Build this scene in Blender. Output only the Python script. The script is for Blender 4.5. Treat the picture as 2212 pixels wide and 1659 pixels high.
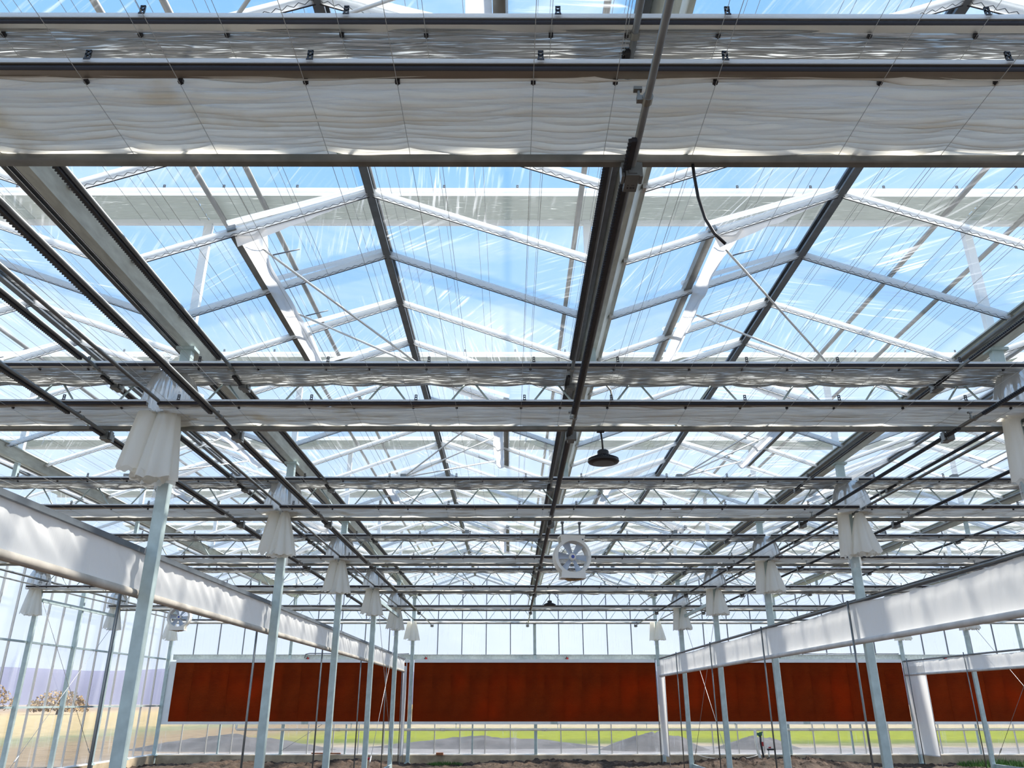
import bpy, bmesh, math, random
from mathutils import Vector, Matrix, noise
R = math.radians
random.seed(7)
for o in list(bpy.data.objects): bpy.data.objects.remove(o)
S = bpy.context.scene
COL = S.collection

# ------------------------------------------------------------------ camera
CAMZ = 1.78
cam_d = bpy.data.cameras.new('camera'); cam = bpy.data.objects.new('camera', cam_d); COL.objects.link(cam)
cam_d.sensor_fit = 'HORIZONTAL'; cam_d.sensor_width = 36.0; cam_d.lens = 1700 / 2212 * 36
cam_d.clip_start = 0.05; cam_d.clip_end = 3000
cam.location = (0, 0, CAMZ); cam.rotation_euler = (R(90 + 21.99), 0, R(-0.13))
S.camera = cam
# ------------------------------------------------------------------ world
W = bpy.data.worlds.new('sky'); S.world = W; W.use_nodes = True
wn, wl = W.node_tree.nodes, W.node_tree.links
wn.clear()
def wnode(t, **k):
    n = wn.new(t)
    for a, b in k.items(): setattr(n, a, b)
    return n
wo = wnode('ShaderNodeOutputWorld'); bg = wnode('ShaderNodeBackground')
tc = wnode('ShaderNodeTexCoord'); sp = wnode('ShaderNodeSeparateXYZ')
wl.new(tc.outputs['Generated'], sp.inputs[0])
ramp = wnode('ShaderNodeValToRGB'); cr = ramp.color_ramp
cr.elements[0].position = 0.0; cr.elements[0].color = (0.58, 0.645, 0.78, 1)
cr.elements[1].position = 1.0; cr.elements[1].color = (0.09, 0.30, 0.70, 1)
for p_, c_ in ((0.12, (0.52, 0.62, 0.78, 1)), (0.36, (0.32, 0.51, 0.77, 1)), (0.62, (0.175, 0.40, 0.72, 1))):
    e = cr.elements.new(p_); e.color = c_
wl.new(sp.outputs[2], ramp.inputs[0])
mp = wnode('ShaderNodeMapping'); mp.inputs['Scale'].default_value = (1.2, 2.0, 3.2)
wl.new(tc.outputs['Generated'], mp.inputs[0])
nz = wnode('ShaderNodeTexNoise'); nz.inputs['Scale'].default_value = 2.2; nz.inputs['Detail'].default_value = 7
nz.inputs['Roughness'].default_value = 0.6; nz.inputs['Distortion'].default_value = 0.7
wl.new(mp.outputs[0], nz.inputs['Vector'])
cl = wnode('ShaderNodeValToRGB'); cl.color_ramp.elements[0].position = 0.44; cl.color_ramp.elements[1].position = 0.78
cl.color_ramp.elements[1].color = (0.75, 0.75, 0.75, 1)
wl.new(nz.outputs['Fac'], cl.inputs[0])
mx = wnode('ShaderNodeMix', data_type='RGBA'); wl.new(cl.outputs[0], mx.inputs['Factor'])
wl.new(ramp.outputs[0], mx.inputs['A']); mx.inputs['B'].default_value = (0.72, 0.80, 0.90, 1)
wl.new(mx.outputs['Result'], bg.inputs['Color']); bg.inputs['Strength'].default_value = 0.86
wl.new(bg.outputs[0], wo.inputs[0])
# ------------------------------------------------------------------ sun
sd = bpy.data.lights.new('sun', 'SUN'); sun = bpy.data.objects.new('sun', sd); COL.objects.link(sun)
sd.energy = 6.5; sd.angle = R(3.5); sd.color = (1.0, 0.95, 0.86)
sun.rotation_euler = Vector((-0.69, -0.14, -1.0)).to_track_quat('-Z', 'Y').to_euler()
sun.location = (10, -8, 16)
# ------------------------------------------------------------------ colour management
S.view_settings.view_transform = 'Standard'; S.view_settings.look = 'None'
S.view_settings.gamma = 1.0; S.view_settings.exposure = 0.85; S.view_settings.use_curve_mapping = False
try:
    S.cycles.transparent_max_bounces = 40; S.cycles.max_bounces = 10
    S.cycles.transmission_bounces = 8; S.cycles.diffuse_bounces = 4
except Exception: pass

# ------------------------------------------------------------------ materials
MAT = {}
def new_mat(name):
    m = bpy.data.materials.new(name); m.use_nodes = True; m.node_tree.nodes.clear(); MAT[name] = m
    nt = m.node_tree
    def N(t, **k):
        n = nt.nodes.new(t)
        for a, b in k.items():
            if a in n.inputs.keys() if hasattr(n.inputs, 'keys') else False: n.inputs[a].default_value = b
            else: setattr(n, a, b)
        return n
    out = N('ShaderNodeOutputMaterial')
    return m, N, nt.links.new, out
def c4(c): return (c[0], c[1], c[2], 1)
def solid(name, col, rough=0.5, metal=0.0, var=0.12, scale=6.0, bump=0.0, bscale=60.0, stretch=(1, 1, 1), spec=0.5):
    m, N, L, out = new_mat(name)
    b = N('ShaderNodeBsdfPrincipled'); b.inputs['Roughness'].default_value = rough; b.inputs['Metallic'].default_value = metal
    b.inputs['Specular IOR Level'].default_value = spec
    t = N('ShaderNodeTexCoord'); mp = N('ShaderNodeMapping'); mp.inputs['Scale'].default_value = stretch
    L(t.outputs['Object'], mp.inputs[0])
    n = N('ShaderNodeTexNoise'); n.inputs['Scale'].default_value = scale; n.inputs['Detail'].default_value = 5
    L(mp.outputs[0], n.inputs['Vector'])
    r = N('ShaderNodeValToRGB'); r.color_ramp.elements[0].position = 0.3; r.color_ramp.elements[1].position = 0.7
    r.color_ramp.elements[0].color = c4([x * (1 - var) for x in col]); r.color_ramp.elements[1].color = c4([min(1, x * (1 + var)) for x in col])
    L(n.outputs['Fac'], r.inputs[0]); L(r.outputs[0], b.inputs['Base Color'])
    if bump:
        n2 = N('ShaderNodeTexNoise'); n2.inputs['Scale'].default_value = bscale; n2.inputs['Detail'].default_value = 3
        L(mp.outputs[0], n2.inputs['Vector'])
        bp = N('ShaderNodeBump'); bp.inputs['Strength'].default_value = bump; bp.inputs['Distance'].default_value = 0.02
        L(n2.outputs['Fac'], bp.inputs['Height']); L(bp.outputs[0], b.inputs['Normal'])
    L(b.outputs[0], out.inputs[0])
    return m
solid('galvanised', (0.46, 0.555, 0.55), 0.42, 0.35, 0.12, 9)
solid('gutter_steel', (0.58, 0.63, 0.59), 0.4, 0.2, 0.16, 5, stretch=(4, 1, 4))
solid('pipe_steel', (0.20, 0.21, 0.21), 0.4, 0.7, 0.15, 7)
solid('profile_metal', (0.30, 0.265, 0.225), 0.4, 0.7, 0.08, 4)  # brown reflection of the soil floor put into the metal colour
solid('chord_steel', (0.24, 0.24, 0.225), 0.42, 0.75, 0.18, 8)
solid('dark_steel', (0.16, 0.18, 0.20), 0.45, 0.4, 0.15, 8)
solid('rack_black', (0.025, 0.025, 0.03), 0.5, 0.3, 0.2, 20)
solid('aluminium', (0.66, 0.64, 0.60), 0.38, 0.75, 0.05, 4)
solid('white_aluminium', (0.86, 0.88, 0.88), 0.4, 0.0, 0.04, 4)
solid('rubber', (0.012, 0.012, 0.02), 0.6, 0.0, 0.2, 10)
solid('black_plastic', (0.012, 0.012, 0.016), 0.4, 0.0, 0.2, 10)
solid('white_plastic', (0.82, 0.81, 0.76), 0.4, 0.0, 0.05, 6)
solid('pvc', (0.85, 0.80, 0.70), 0.35, 0.0, 0.06, 5)
solid('blade_plastic', (0.50, 0.57, 0.68), 0.35, 0.0, 0.05, 6)
solid('blue_print', (0.06, 0.10, 0.45), 0.5, 0.0, 0.4, 60)
solid('chrome_wire', (0.55, 0.56, 0.56), 0.3, 0.7, 0.05, 6)
solid('cardboard', (0.50, 0.36, 0.20), 0.8, 0.0, 0.3, 12)
solid('red_plastic', (0.42, 0.02, 0.02), 0.4, 0.0, 0.1, 6)
solid('green_plastic', (0.02, 0.14, 0.07), 0.4, 0.0, 0.1, 6)
solid('concrete', (0.44, 0.35, 0.24), 0.9, 0.0, 0.35, 2.2, 0.3, 30)
solid('soil', (0.052, 0.033, 0.022), 0.95, 0.0, 0.5, 3, 0.9, 14)
solid('brick_red', (0.35, 0.13, 0.06), 0.9, 0.0, 0.3, 20)
solid('grass_leaf', (0.075, 0.17, 0.03), 0.7, 0.0, 0.5, 3)
solid('rod_white', (0.72, 0.73, 0.72), 0.4, 0.3, 0.08, 6)
solid('wire_nylon', (0.45, 0.46, 0.45), 0.5, 0.0, 0.05, 2)
solid('cable_steel', (0.40, 0.40, 0.40), 0.4, 0.5, 0.4, 60)
solid('hill', (0.17, 0.17, 0.23), 1.0, 0.0, 0.1, 0.02, spec=0.0)  # distance haze mixed into the purple-grey base colour
solid('tree_ochre', (0.30, 0.20, 0.09), 1.0, 0.0, 0.4, 0.7, spec=0.0)
solid('trunk', (0.16, 0.12, 0.09), 1.0, 0.0, 0.3, 3, spec=0.0)
solid('mound_soil', (0.05, 0.046, 0.045), 0.95, 0.0, 0.5, 1.2, 0.6, 6)

def fabric(name, col, trans, rough, gloss, ls, bstr, stain=False, glints=0):
    """folded sheet: diffuse + translucent + a little gloss; fine pleat relief runs along X"""
    m, N, L, out = new_mat(name)
    t = N('ShaderNodeTexCoord'); mp = N('ShaderNodeMapping'); mp.inputs['Scale'].default_value = ls
    L(t.outputs['Object'], mp.inputs[0])
    n = N('ShaderNodeTexNoise'); n.inputs['Scale'].default_value = 1.0; n.inputs['Detail'].default_value = 4
    n.inputs['Distortion'].default_value = 0.6
    L(mp.outputs[0], n.inputs['Vector'])
    bp = N('ShaderNodeBump'); bp.inputs['Strength'].default_value = bstr; bp.inputs['Distance'].default_value = 0.01
    L(n.outputs['Fac'], bp.inputs['Height'])
    colsock = None
    if stain:
        n2 = N('ShaderNodeTexNoise'); n2.inputs['Scale'].default_value = 1.7; n2.inputs['Detail'].default_value = 6
        L(t.outputs['Object'], n2.inputs['Vector'])
        r = N('ShaderNodeValToRGB'); r.color_ramp.elements[0].position = 0.62; r.color_ramp.elements[1].position = 0.80
        r.color_ramp.elements[0].color = c4(col); r.color_ramp.elements[1].color = c4((col[0] * .78, col[1] * .66, col[2] * .48))
        L(n2.outputs['Fac'], r.inputs[0]); colsock = r.outputs[0]
    d = N('ShaderNodeBsdfDiffuse'); d.inputs['Color'].default_value = c4(col)
    tr = N('ShaderNodeBsdfTranslucent'); tr.inputs['Color'].default_value = c4(col)
    if colsock: L(colsock, d.inputs['Color']); L(colsock, tr.inputs['Color'])
    g = N('ShaderNodeBsdfGlossy'); g.inputs['Roughness'].default_value = rough; g.inputs['Color'].default_value = (0.9, 0.9, 0.9, 1)
    for s in (d, tr, g): L(bp.outputs[0], s.inputs['Normal'])
    m1 = N('ShaderNodeMixShader'); m1.inputs[0].default_value = trans
    L(d.outputs[0], m1.inputs[1]); L(tr.outputs[0], m1.inputs[2])
    m2 = N('ShaderNodeMixShader'); m2.inputs[0].default_value = gloss
    L(m1.outputs[0], m2.inputs[1]); L(g.outputs[0], m2.inputs[2])
    last = m2
    if glints:                                          # pale translucent streaks paint glints into the cloth
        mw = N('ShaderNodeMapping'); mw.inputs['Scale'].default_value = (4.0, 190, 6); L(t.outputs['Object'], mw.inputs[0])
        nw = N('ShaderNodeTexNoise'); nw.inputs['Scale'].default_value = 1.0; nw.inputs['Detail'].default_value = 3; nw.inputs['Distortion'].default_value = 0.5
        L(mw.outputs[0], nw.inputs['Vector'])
        rw = N('ShaderNodeValToRGB'); rw.color_ramp.elements[0].position = glints - .02; rw.color_ramp.elements[1].position = glints + .06
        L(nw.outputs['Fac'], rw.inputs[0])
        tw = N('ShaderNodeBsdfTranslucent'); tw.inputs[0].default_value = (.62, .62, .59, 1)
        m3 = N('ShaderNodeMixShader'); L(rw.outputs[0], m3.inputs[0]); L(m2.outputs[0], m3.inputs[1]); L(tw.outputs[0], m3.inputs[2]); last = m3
    L(last.outputs[0], out.inputs[0])
    return m
fabric('white_fabric', (0.95, 0.92, 0.84), 0.56, 0.5, 0.02, (1.1, 70, 8), 1.0, True)
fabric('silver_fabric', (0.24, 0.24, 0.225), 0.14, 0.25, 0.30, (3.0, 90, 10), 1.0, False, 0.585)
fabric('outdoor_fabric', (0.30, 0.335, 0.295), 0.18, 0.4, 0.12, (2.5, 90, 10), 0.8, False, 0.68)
fabric('bag_white', (0.96, 0.95, 0.90), 0.55, 0.25, 0.06, (16, 16, 2), 0.4)
fabric('bag_silver', (0.58, 0.58, 0.56), 0.30, 0.16, 0.40, (22, 22, 3), 0.8)
fabric('curtain_film', (0.88, 0.875, 0.86), 0.45, 0.3, 0.06, (6, 14, 1.2), 0.8)
fabric('net_white', (0.88, 0.87, 0.86), 0.6, 0.5, 0.02, (6, 6, 6), 0.3)
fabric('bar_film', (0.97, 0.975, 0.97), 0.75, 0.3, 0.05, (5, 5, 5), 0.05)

def film(name, haze, streak, tint, gl):
    """clear plastic film / glass: mostly transparent, wiped dust streaks, a Fresnel-like sheen"""
    m, N, L, out = new_mat(name)
    t = N('ShaderNodeTexCoord'); oi = N('ShaderNodeObjectInfo')
    mul = N('ShaderNodeMath', operation='MULTIPLY'); mul.inputs[1].default_value = 37.0; L(oi.outputs['Random'], mul.inputs[0])
    cmb = N('ShaderNodeCombineXYZ'); L(mul.outputs[0], cmb.inputs[0]); L(mul.outputs[0], cmb.inputs[1])
    rot = N('ShaderNodeVectorRotate', rotation_type='Z_AXIS')
    ang = N('ShaderNodeMath', operation='MULTIPLY_ADD'); ang.inputs[1].default_value = 1.6; ang.inputs[2].default_value = 0.2
    L(oi.outputs['Random'], ang.inputs[0]); L(ang.outputs[0], rot.inputs['Angle'])
    L(t.outputs['Object'], rot.inputs['Vector'])
    mp = N('ShaderNodeMapping'); mp.inputs['Scale'].default_value = (1.0, 22.0, 1.0)
    L(rot.outputs[0], mp.inputs[0]); L(cmb.outputs[0], mp.inputs['Location'])
    n = N('ShaderNodeTexNoise'); n.inputs['Scale'].default_value = 1.3; n.inputs['Detail'].default_value = 4
    L(mp.outputs[0], n.inputs['Vector'])
    r = N('ShaderNodeValToRGB'); r.color_ramp.elements[0].position = 0.53; r.color_ramp.elements[1].position = 0.70
    L(n.outputs['Fac'], r.inputs[0])
    add = N('ShaderNodeVectorMath', operation='ADD'); L(t.outputs['Object'], add.inputs[0]); L(cmb.outputs[0], add.inputs[1])
    n2 = N('ShaderNodeTexNoise'); n2.inputs['Scale'].default_value = 1.1; n2.inputs['Detail'].default_value = 2
    L(add.outputs[0], n2.inputs['Vector'])
    r2 = N('ShaderNodeValToRGB'); r2.color_ramp.elements[0].position = 0.42; r2.color_ramp.elements[1].position = 0.66
    L(n2.outputs['Fac'], r2.inputs[0])
    mm = N('ShaderNodeMath', operation='MULTIPLY'); L(r.outputs[0], mm.inputs[0]); L(r2.outputs[0], mm.inputs[1])
    f = N('ShaderNodeMath', operation='MULTIPLY_ADD'); f.inputs[1].default_value = streak; f.inputs[2].default_value = haze
    L(mm.outputs[0], f.inputs[0])
    tp = N('ShaderNodeBsdfTransparent'); tp.inputs[0].default_value = c4(tint)
    d = N('ShaderNodeBsdfDiffuse'); d.inputs[0].default_value = (0.9, 0.92, 0.95, 1)
    tl = N('ShaderNodeBsdfTranslucent'); tl.inputs[0].default_value = (0.9, 0.92, 0.95, 1)
    dm = N('ShaderNodeMixShader'); dm.inputs[0].default_value = 0.55; L(d.outputs[0], dm.inputs[1]); L(tl.outputs[0], dm.inputs[2])
    m1 = N('ShaderNodeMixShader'); L(f.outputs[0], m1.inputs[0]); L(tp.outputs[0], m1.inputs[1]); L(dm.outputs[0], m1.inputs[2])
    g = N('ShaderNodeBsdfGlossy'); g.inputs['Roughness'].default_value = 0.08
    lw = N('ShaderNodeLayerWeight'); lw.inputs['Blend'].default_value = 0.5
    pw = N('ShaderNodeMath', operation='POWER'); pw.inputs[1].default_value = 4.0; L(lw.outputs['Facing'], pw.inputs[0])
    gm = N('ShaderNodeMath', operation='MULTIPLY_ADD'); gm.inputs[1].default_value = gl; gm.inputs[2].default_value = 0.015
    L(pw.outputs[0], gm.inputs[0])
    m2 = N('ShaderNodeMixShader'); L(gm.outputs[0], m2.inputs[0]); L(m1.outputs[0], m2.inputs[1]); L(g.outputs[0], m2.inputs[2])
    L(m2.outputs[0], out.inputs[0])
    return m
film('roof_film', 0.07, 0.6, (0.97, 0.985, 1.0), 0.35)
film('wall_film', 0.15, 0.25, (0.97, 0.98, 1.0), 0.25)

# cooling pad: corrugated cellulose
m, N, L, out = new_mat('pad_cellulose')
t = N('ShaderNodeTexCoord'); b = N('ShaderNodeBsdfPrincipled'); b.inputs['Roughness'].default_value = 0.75
b.inputs['Specular IOR Level'].default_value = 0.05
mp = N('ShaderNodeMapping'); mp.inputs['Scale'].default_value = (1, 1, 1.0); L(t.outputs['Object'], mp.inputs[0])
wv = N('ShaderNodeTexWave', wave_type='BANDS', bands_direction='Z'); wv.inputs['Scale'].default_value = 14; wv.inputs['Distortion'].default_value = 5
wv.inputs['Detail'].default_value = 2; wv.inputs['Detail Scale'].default_value = 1.5; L(mp.outputs[0], wv.inputs['Vector'])
n = N('ShaderNodeTexNoise'); n.inputs['Scale'].default_value = 1.2; n.inputs['Detail'].default_value = 5; L(t.outputs['Object'], n.inputs['Vector'])
r = N('ShaderNodeValToRGB'); r.color_ramp.elements[0].color = (0.16, 0.020, 0.004, 1); r.color_ramp.elements[1].color = (0.30, 0.042, 0.006, 1)
r.color_ramp.elements[0].position = 0.3; r.color_ramp.elements[1].position = 0.7
L(n.outputs['Fac'], r.inputs[0]); L(r.outputs[0], b.inputs['Base Color'])
bp = N('ShaderNodeBump'); bp.inputs['Strength'].default_value = 0.6; bp.inputs['Distance'].default_value = 0.02
L(wv.outputs['Fac'], bp.inputs['Height']); L(bp.outputs[0], b.inputs['Normal'])
tl = N('ShaderNodeBsdfTranslucent'); tl.inputs[0].default_value = (0.75, 0.16, 0.02, 1)
n4 = N('ShaderNodeTexNoise'); n4.inputs['Scale'].default_value = 0.7; n4.inputs['Detail'].default_value = 4  # noise patches of orange translucency imitate sunlight patches on the pad
g4 = N('ShaderNodeNewGeometry'); L(g4.outputs['Position'], n4.inputs['Vector'])
r4 = N('ShaderNodeMapRange'); r4.inputs['From Min'].default_value = .35; r4.inputs['From Max'].default_value = .7; r4.inputs['To Min'].default_value = .02; r4.inputs['To Max'].default_value = .38; L(n4.outputs['Fac'], r4.inputs['Value'])
ms = N('ShaderNodeMixShader'); L(r4.outputs[0], ms.inputs[0]); L(b.outputs[0], ms.inputs[1]); L(tl.outputs[0], ms.inputs[2]); L(ms.outputs[0], out.inputs[0])

# outdoor ground: gravel yard, meadow and stubble field laid out by where they lie
m, N, L, out = new_mat('outdoor_ground')
g = N('ShaderNodeNewGeometry'); sx = N('ShaderNodeSeparateXYZ'); L(g.outputs['Position'], sx.inputs[0])
n = N('ShaderNodeTexNoise'); n.inputs['Scale'].default_value = 0.16; n.inputs['Detail'].default_value = 6; L(g.outputs['Position'], n.inputs['Vector'])
a = N('ShaderNodeMath', operation='MULTIPLY_ADD'); a.inputs[1].default_value = 9.0; L(n.outputs['Fac'], a.inputs[0]); L(sx.outputs[1], a.inputs[2])
s = N('ShaderNodeMapRange'); s.inputs['From Min'].default_value = 20; s.inputs['From Max'].default_value = 180; L(a.outputs[0], s.inputs['Value'])
r = N('ShaderNodeValToRGB'); cr = r.color_ramp
cr.elements[0].position = 0.0; cr.elements[0].color = (0.27, 0.26, 0.26, 1)
cr.elements[1].position = 1.0; cr.elements[1].color = (0.42, 0.36, 0.30, 1)
for p_, c_ in ((0.135, (0.27, 0.26, 0.26, 1)), (0.145, (0.40, 0.33, 0.24, 1)), (0.165, (0.14, 0.18, 0.03, 1)), (0.20, (0.27, 0.30, 0.012, 1)), (0.29, (0.24, 0.28, 0.02, 1)), (0.32, (0.50, 0.42, 0.28, 1)), (0.6, (0.50, 0.40, 0.27, 1))):
    e = cr.elements.new(p_); e.color = c_
L(s.outputs[0], r.inputs[0])
# west field
a2 = N('ShaderNodeMath', operation='MULTIPLY_ADD'); a2.inputs[1].default_value = 8.0; L(n.outputs['Fac'], a2.inputs[0])
neg = N('ShaderNodeMath', operation='MULTIPLY'); neg.inputs[1].default_value = -1.0; L(sx.outputs[0], neg.inputs[0]); L(neg.outputs[0], a2.inputs[2])
s2 = N('ShaderNodeMapRange'); s2.inputs['From Min'].default_value = 11; s2.inputs['From Max'].default_value = 140; L(a2.outputs[0], s2.inputs['Value'])
r2 = N('ShaderNodeValToRGB'); cr = r2.color_ramp
cr.elements[0].position = 0.0; cr.elements[0].color = (0.30, 0.22, 0.14, 1)
cr.elements[1].position = 1.0; cr.elements[1].color = (0.48, 0.40, 0.34, 1)
for p_, c_ in ((0.10, (0.31, 0.23, 0.14, 1)), (0.14, (0.27, 0.28, 0.16, 1)), (0.18, (0.52, 0.41, 0.22, 1)), (0.45, (0.62, 0.48, 0.26, 1)), (0.7, (0.52, 0.40, 0.28, 1))):
    e = cr.elements.new(p_); e.color = c_
L(s2.outputs[0], r2.inputs[0])
lt = N('ShaderNodeMapRange'); lt.inputs['From Min'].default_value = -9; lt.inputs['From Max'].default_value = -16; L(sx.outputs[0], lt.inputs['Value'])
mxc = N('ShaderNodeMix', data_type='RGBA'); L(lt.outputs[0], mxc.inputs['Factor']); L(r.outputs[0], mxc.inputs['A']); L(r2.outputs[0], mxc.inputs['B'])
n3 = N('ShaderNodeTexNoise'); n3.inputs['Scale'].default_value = 1.4; n3.inputs['Detail'].default_value = 6; L(g.outputs['Position'], n3.inputs['Vector'])
hs = N('ShaderNodeMapRange'); hs.inputs['To Min'].default_value = 0.25; hs.inputs['To Max'].default_value = 0.85; L(n3.outputs['Fac'], hs.inputs['Value'])
vm = N('ShaderNodeVectorMath', operation='SCALE'); L(mxc.outputs['Result'], vm.inputs[0]); L(hs.outputs[0], vm.inputs['Scale'])
b = N('ShaderNodeBsdfDiffuse'); L(vm.outputs[0], b.inputs[0]); L(b.outputs[0], out.inputs[0])

# ------------------------------------------------------------------ mesh builder
class MB:
    def __init__(s): s.v = []; s.f = []; s.mi = []
    def face(s, idx): s.f.append(tuple(idx))
    def box(s, x0, x1, y0, y1, z0, z1):
        b = len(s.v)
        s.v += [(x, y, z) for z in (z0, z1) for y in (y0, y1) for x in (x0, x1)]
        for q in ((0, 2, 3, 1), (4, 5, 7, 6), (0, 1, 5, 4), (2, 6, 7, 3), (0, 4, 6, 2), (1, 3, 7, 5)): s.f.append(tuple(b + i for i in q))
        return s
    def bar(s, p, q, w, h, up=(0, 0, 1)):
        p, q = Vector(p), Vector(q); d = (q - p).normalized(); up = Vector(up)
        sd = d.cross(up)
        if sd.length < 1e-4: sd = d.cross(Vector((0, 1, 0)))
        sd.normalize(); u = sd.cross(d)
        b = len(s.v)
        for e in (p, q):
            for (i, j) in ((-1, -1), (1, -1), (1, 1), (-1, 1)): s.v.append(tuple(e + sd * (i * w / 2) + u * (j * h / 2)))
        for k in range(4): s.f.append((b + k, b + (k + 1) % 4, b + 4 + (k + 1) % 4, b + 4 + k))
        s.f.append((b + 3, b + 2, b + 1, b)); s.f.append((b + 4, b + 5, b + 6, b + 7))
        return s
    def tube(s, pts, r, n=8, cap=True):
        pts = [Vector(p) for p in pts]; b = len(s.v); m = len(pts)
        rs = r if isinstance(r, (list, tuple)) else [r] * m
        t0 = (pts[1] - pts[0]).normalized(); ref = Vector((0, 0, 1)) if abs(t0.z) < .9 else Vector((1, 0, 0))
        a = t0.cross(ref).normalized()
        for i, p in enumerate(pts):
            t = (pts[min(i + 1, m - 1)] - pts[max(i - 1, 0)]).normalized()
            a = (a - t * a.dot(t)).normalized(); c = t.cross(a)
            for k in range(n):
                th = 2 * math.pi * k / n
                s.v.append(tuple(p + (a * math.cos(th) + c * math.sin(th)) * rs[i]))
        for i in range(m - 1):
            for k in range(n): s.f.append((b + i * n + k, b + i * n + (k + 1) % n, b + (i + 1) * n + (k + 1) % n, b + (i + 1) * n + k))
        if cap:
            s.f.append(tuple(b + k for k in reversed(range(n)))); s.f.append(tuple(b + (m - 1) * n + k for k in range(n)))
        return s
    def extrude(s, prof, y0, y1, closed=True):
        """2-D (x,z) outline run along Y"""
        b = len(s.v); n = len(prof)
        for y in (y0, y1): s.v += [(x, y, z) for x, z in prof]
        for k in range(n if closed else n - 1): s.f.append((b + k, b + (k + 1) % n, b + n + (k + 1) % n, b + n + k))
        if closed: s.f.append(tuple(b + k for k in reversed(range(n)))); s.f.append(tuple(b + n + k for k in range(n)))
        return s
    def grid(s, fn, nu, nv):
        b = len(s.v)
        for j in range(nv + 1):
            for i in range(nu + 1): s.v.append(tuple(fn(i / nu, j / nv)))
        for j in range(nv):
            for i in range(nu):
                a = b + j * (nu + 1) + i
                s.f.append((a, a + 1, a + nu + 2, a + nu + 1))
        return s
    def lathe(s, prof, n=24, c=(0, 0, 0)):
        b = len(s.v); m = len(prof)
        for r, z in prof:
            for k in range(n):
                th = 2 * math.pi * k / n; s.v.append((c[0] + r * math.cos(th), c[1] + r * math.sin(th), c[2] + z))
        for i in range(m - 1):
            for k in range(n): s.f.append((b + i * n + k, b + i * n + (k + 1) % n, b + (i + 1) * n + (k + 1) % n, b + (i + 1) * n + k))
        return s
    def poly(s, pts):
        b = len(s.v); s.v += [tuple(p) for p in pts]; s.f.append(tuple(range(b, b + len(pts)))); return s
    def move(s, d):
        s.v = [(x + d[0], y + d[1], z + d[2]) for x, y, z in s.v]; return s
    def mesh(s, name, mat, smooth=False):
        me = bpy.data.meshes.new(name); me.from_pydata(s.v, [], s.f); me.validate(); me.update()
        me.materials.append(MAT[mat])
        if smooth: me.polygons.foreach_set('use_smooth', [True] * len(me.polygons))
        return me
def obj(name, me, parent=None, loc=(0, 0, 0), world=False, label=None, kind=None):
    o = bpy.data.objects.new(name, me); COL.objects.link(o)
    if parent is not None:
        o.parent = parent
        if world: loc = Vector(loc) - parent.location
    o.location = loc
    if label: o['label'] = label
    if kind: o['kind'] = kind
    return o
def thing(name, label, cat, loc=(0, 0, 0), group=None):
    o = bpy.data.objects.new(name, None); COL.objects.link(o); o.location = loc; o.empty_display_size = 0.2
    o['label'] = label; o['category'] = cat
    if group: o['group'] = group
    return o
def tag(o, label, cat, group=None):
    o['label'] = label; o['category'] = cat
    if group: o['group'] = group
    return o
def struct(name, label, cat, loc=(0, 0, 0)):
    o = bpy.data.objects.new(name, None); COL.objects.link(o); o.location = loc; o.empty_display_size = 0.2
    o['kind'] = 'structure'; o['label'] = label; o['category'] = cat
    return o

# ------------------------------------------------------------------ layout (metres)
COLX = [-11.19, -3.19, 4.81, 12.81, 20.81]          # column rows
GUT = [-11.19 + 4 * i for i in range(9)]            # gutters
RID = [-9.19 + 4 * i for i in range(8)]             # ridges
T = {k: 3.1 + 4 * (k - 1) for k in range(1, 8)}     # girder lines
Y0, Y1 = -0.9, 27.1
WALLY = 27.28
ZW, ZS = 4.235, 4.65                               # white / silver screen levels
ZG, ZR = 5.02, 5.82                                 # gutter bottom, ridge
ZE = 6.52                                           # outdoor shade level
def hroof(x):
    k = (x + 11.19) % 4.0; a = abs(k - 2.0)
    return ZR - max(0, min(1, a / 1.87)) * (ZR - (ZG + 0.13))
ORD = {1: 'at the nearest girder', 2: 'at the second girder', 3: 'at the third girder', 4: 'at the fourth girder', 5: 'at the fifth girder', 6: 'at the sixth girder', 7: 'at the end wall'}
ORDW = 'first second third fourth fifth sixth seventh eighth ninth tenth eleventh twelfth thirteenth fourteenth fifteenth sixteenth seventeenth eighteenth nineteenth twentieth'.split()
SPAN = ['left side bay', 'middle bay', 'right bay', 'far right bay']
SPN = [0, 1, 2, 3]
def spans_for(k):
    if k == 1: return [1]
    if k <= 4: return [0, 1, 2]
    return [0, 1, 2, 3]

# ------------------------------------------------------------------ ground and floor
def floor_z(u, v):
    x = -11.1 + 32 * u; y = -1 + 28.2 * v
    h = 0.05 * noise.noise((x * .9, y * .9, 1)) + 0.05 * noise.noise((x * 3, y * 3, 4)) + 0.03 * noise.noise((x * 9, y * 9, 2))
    for (mx_, my, r_, a_) in ((-4.9, 25.6, 1.5, .16), (2.2, 26.3, 2.2, .07), (6.4, 25.9, 1.2, .16), (8.6, 25.6, 1.6, .2), (-8.2, 25.2, 1.4, .16), (0.3, 26.0, 1.5, .08)):
        dd = ((x - mx_) ** 2 + (y - my) ** 2) / r_ ** 2
        h += a_ * math.exp(-dd) * (1 + .7 * noise.noise((x * 5, y * 5, 9)))
    return (x, y, h - 0.02)
mb = MB()
mb.grid(lambda u, v: floor_z(u, v if v < .5 else v), 256, 60)
o = obj('floor', mb.mesh('floor', 'soil')); o['kind'] = 'structure'; o['label'] = 'bare dark brown soil floor of the greenhouse'
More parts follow.
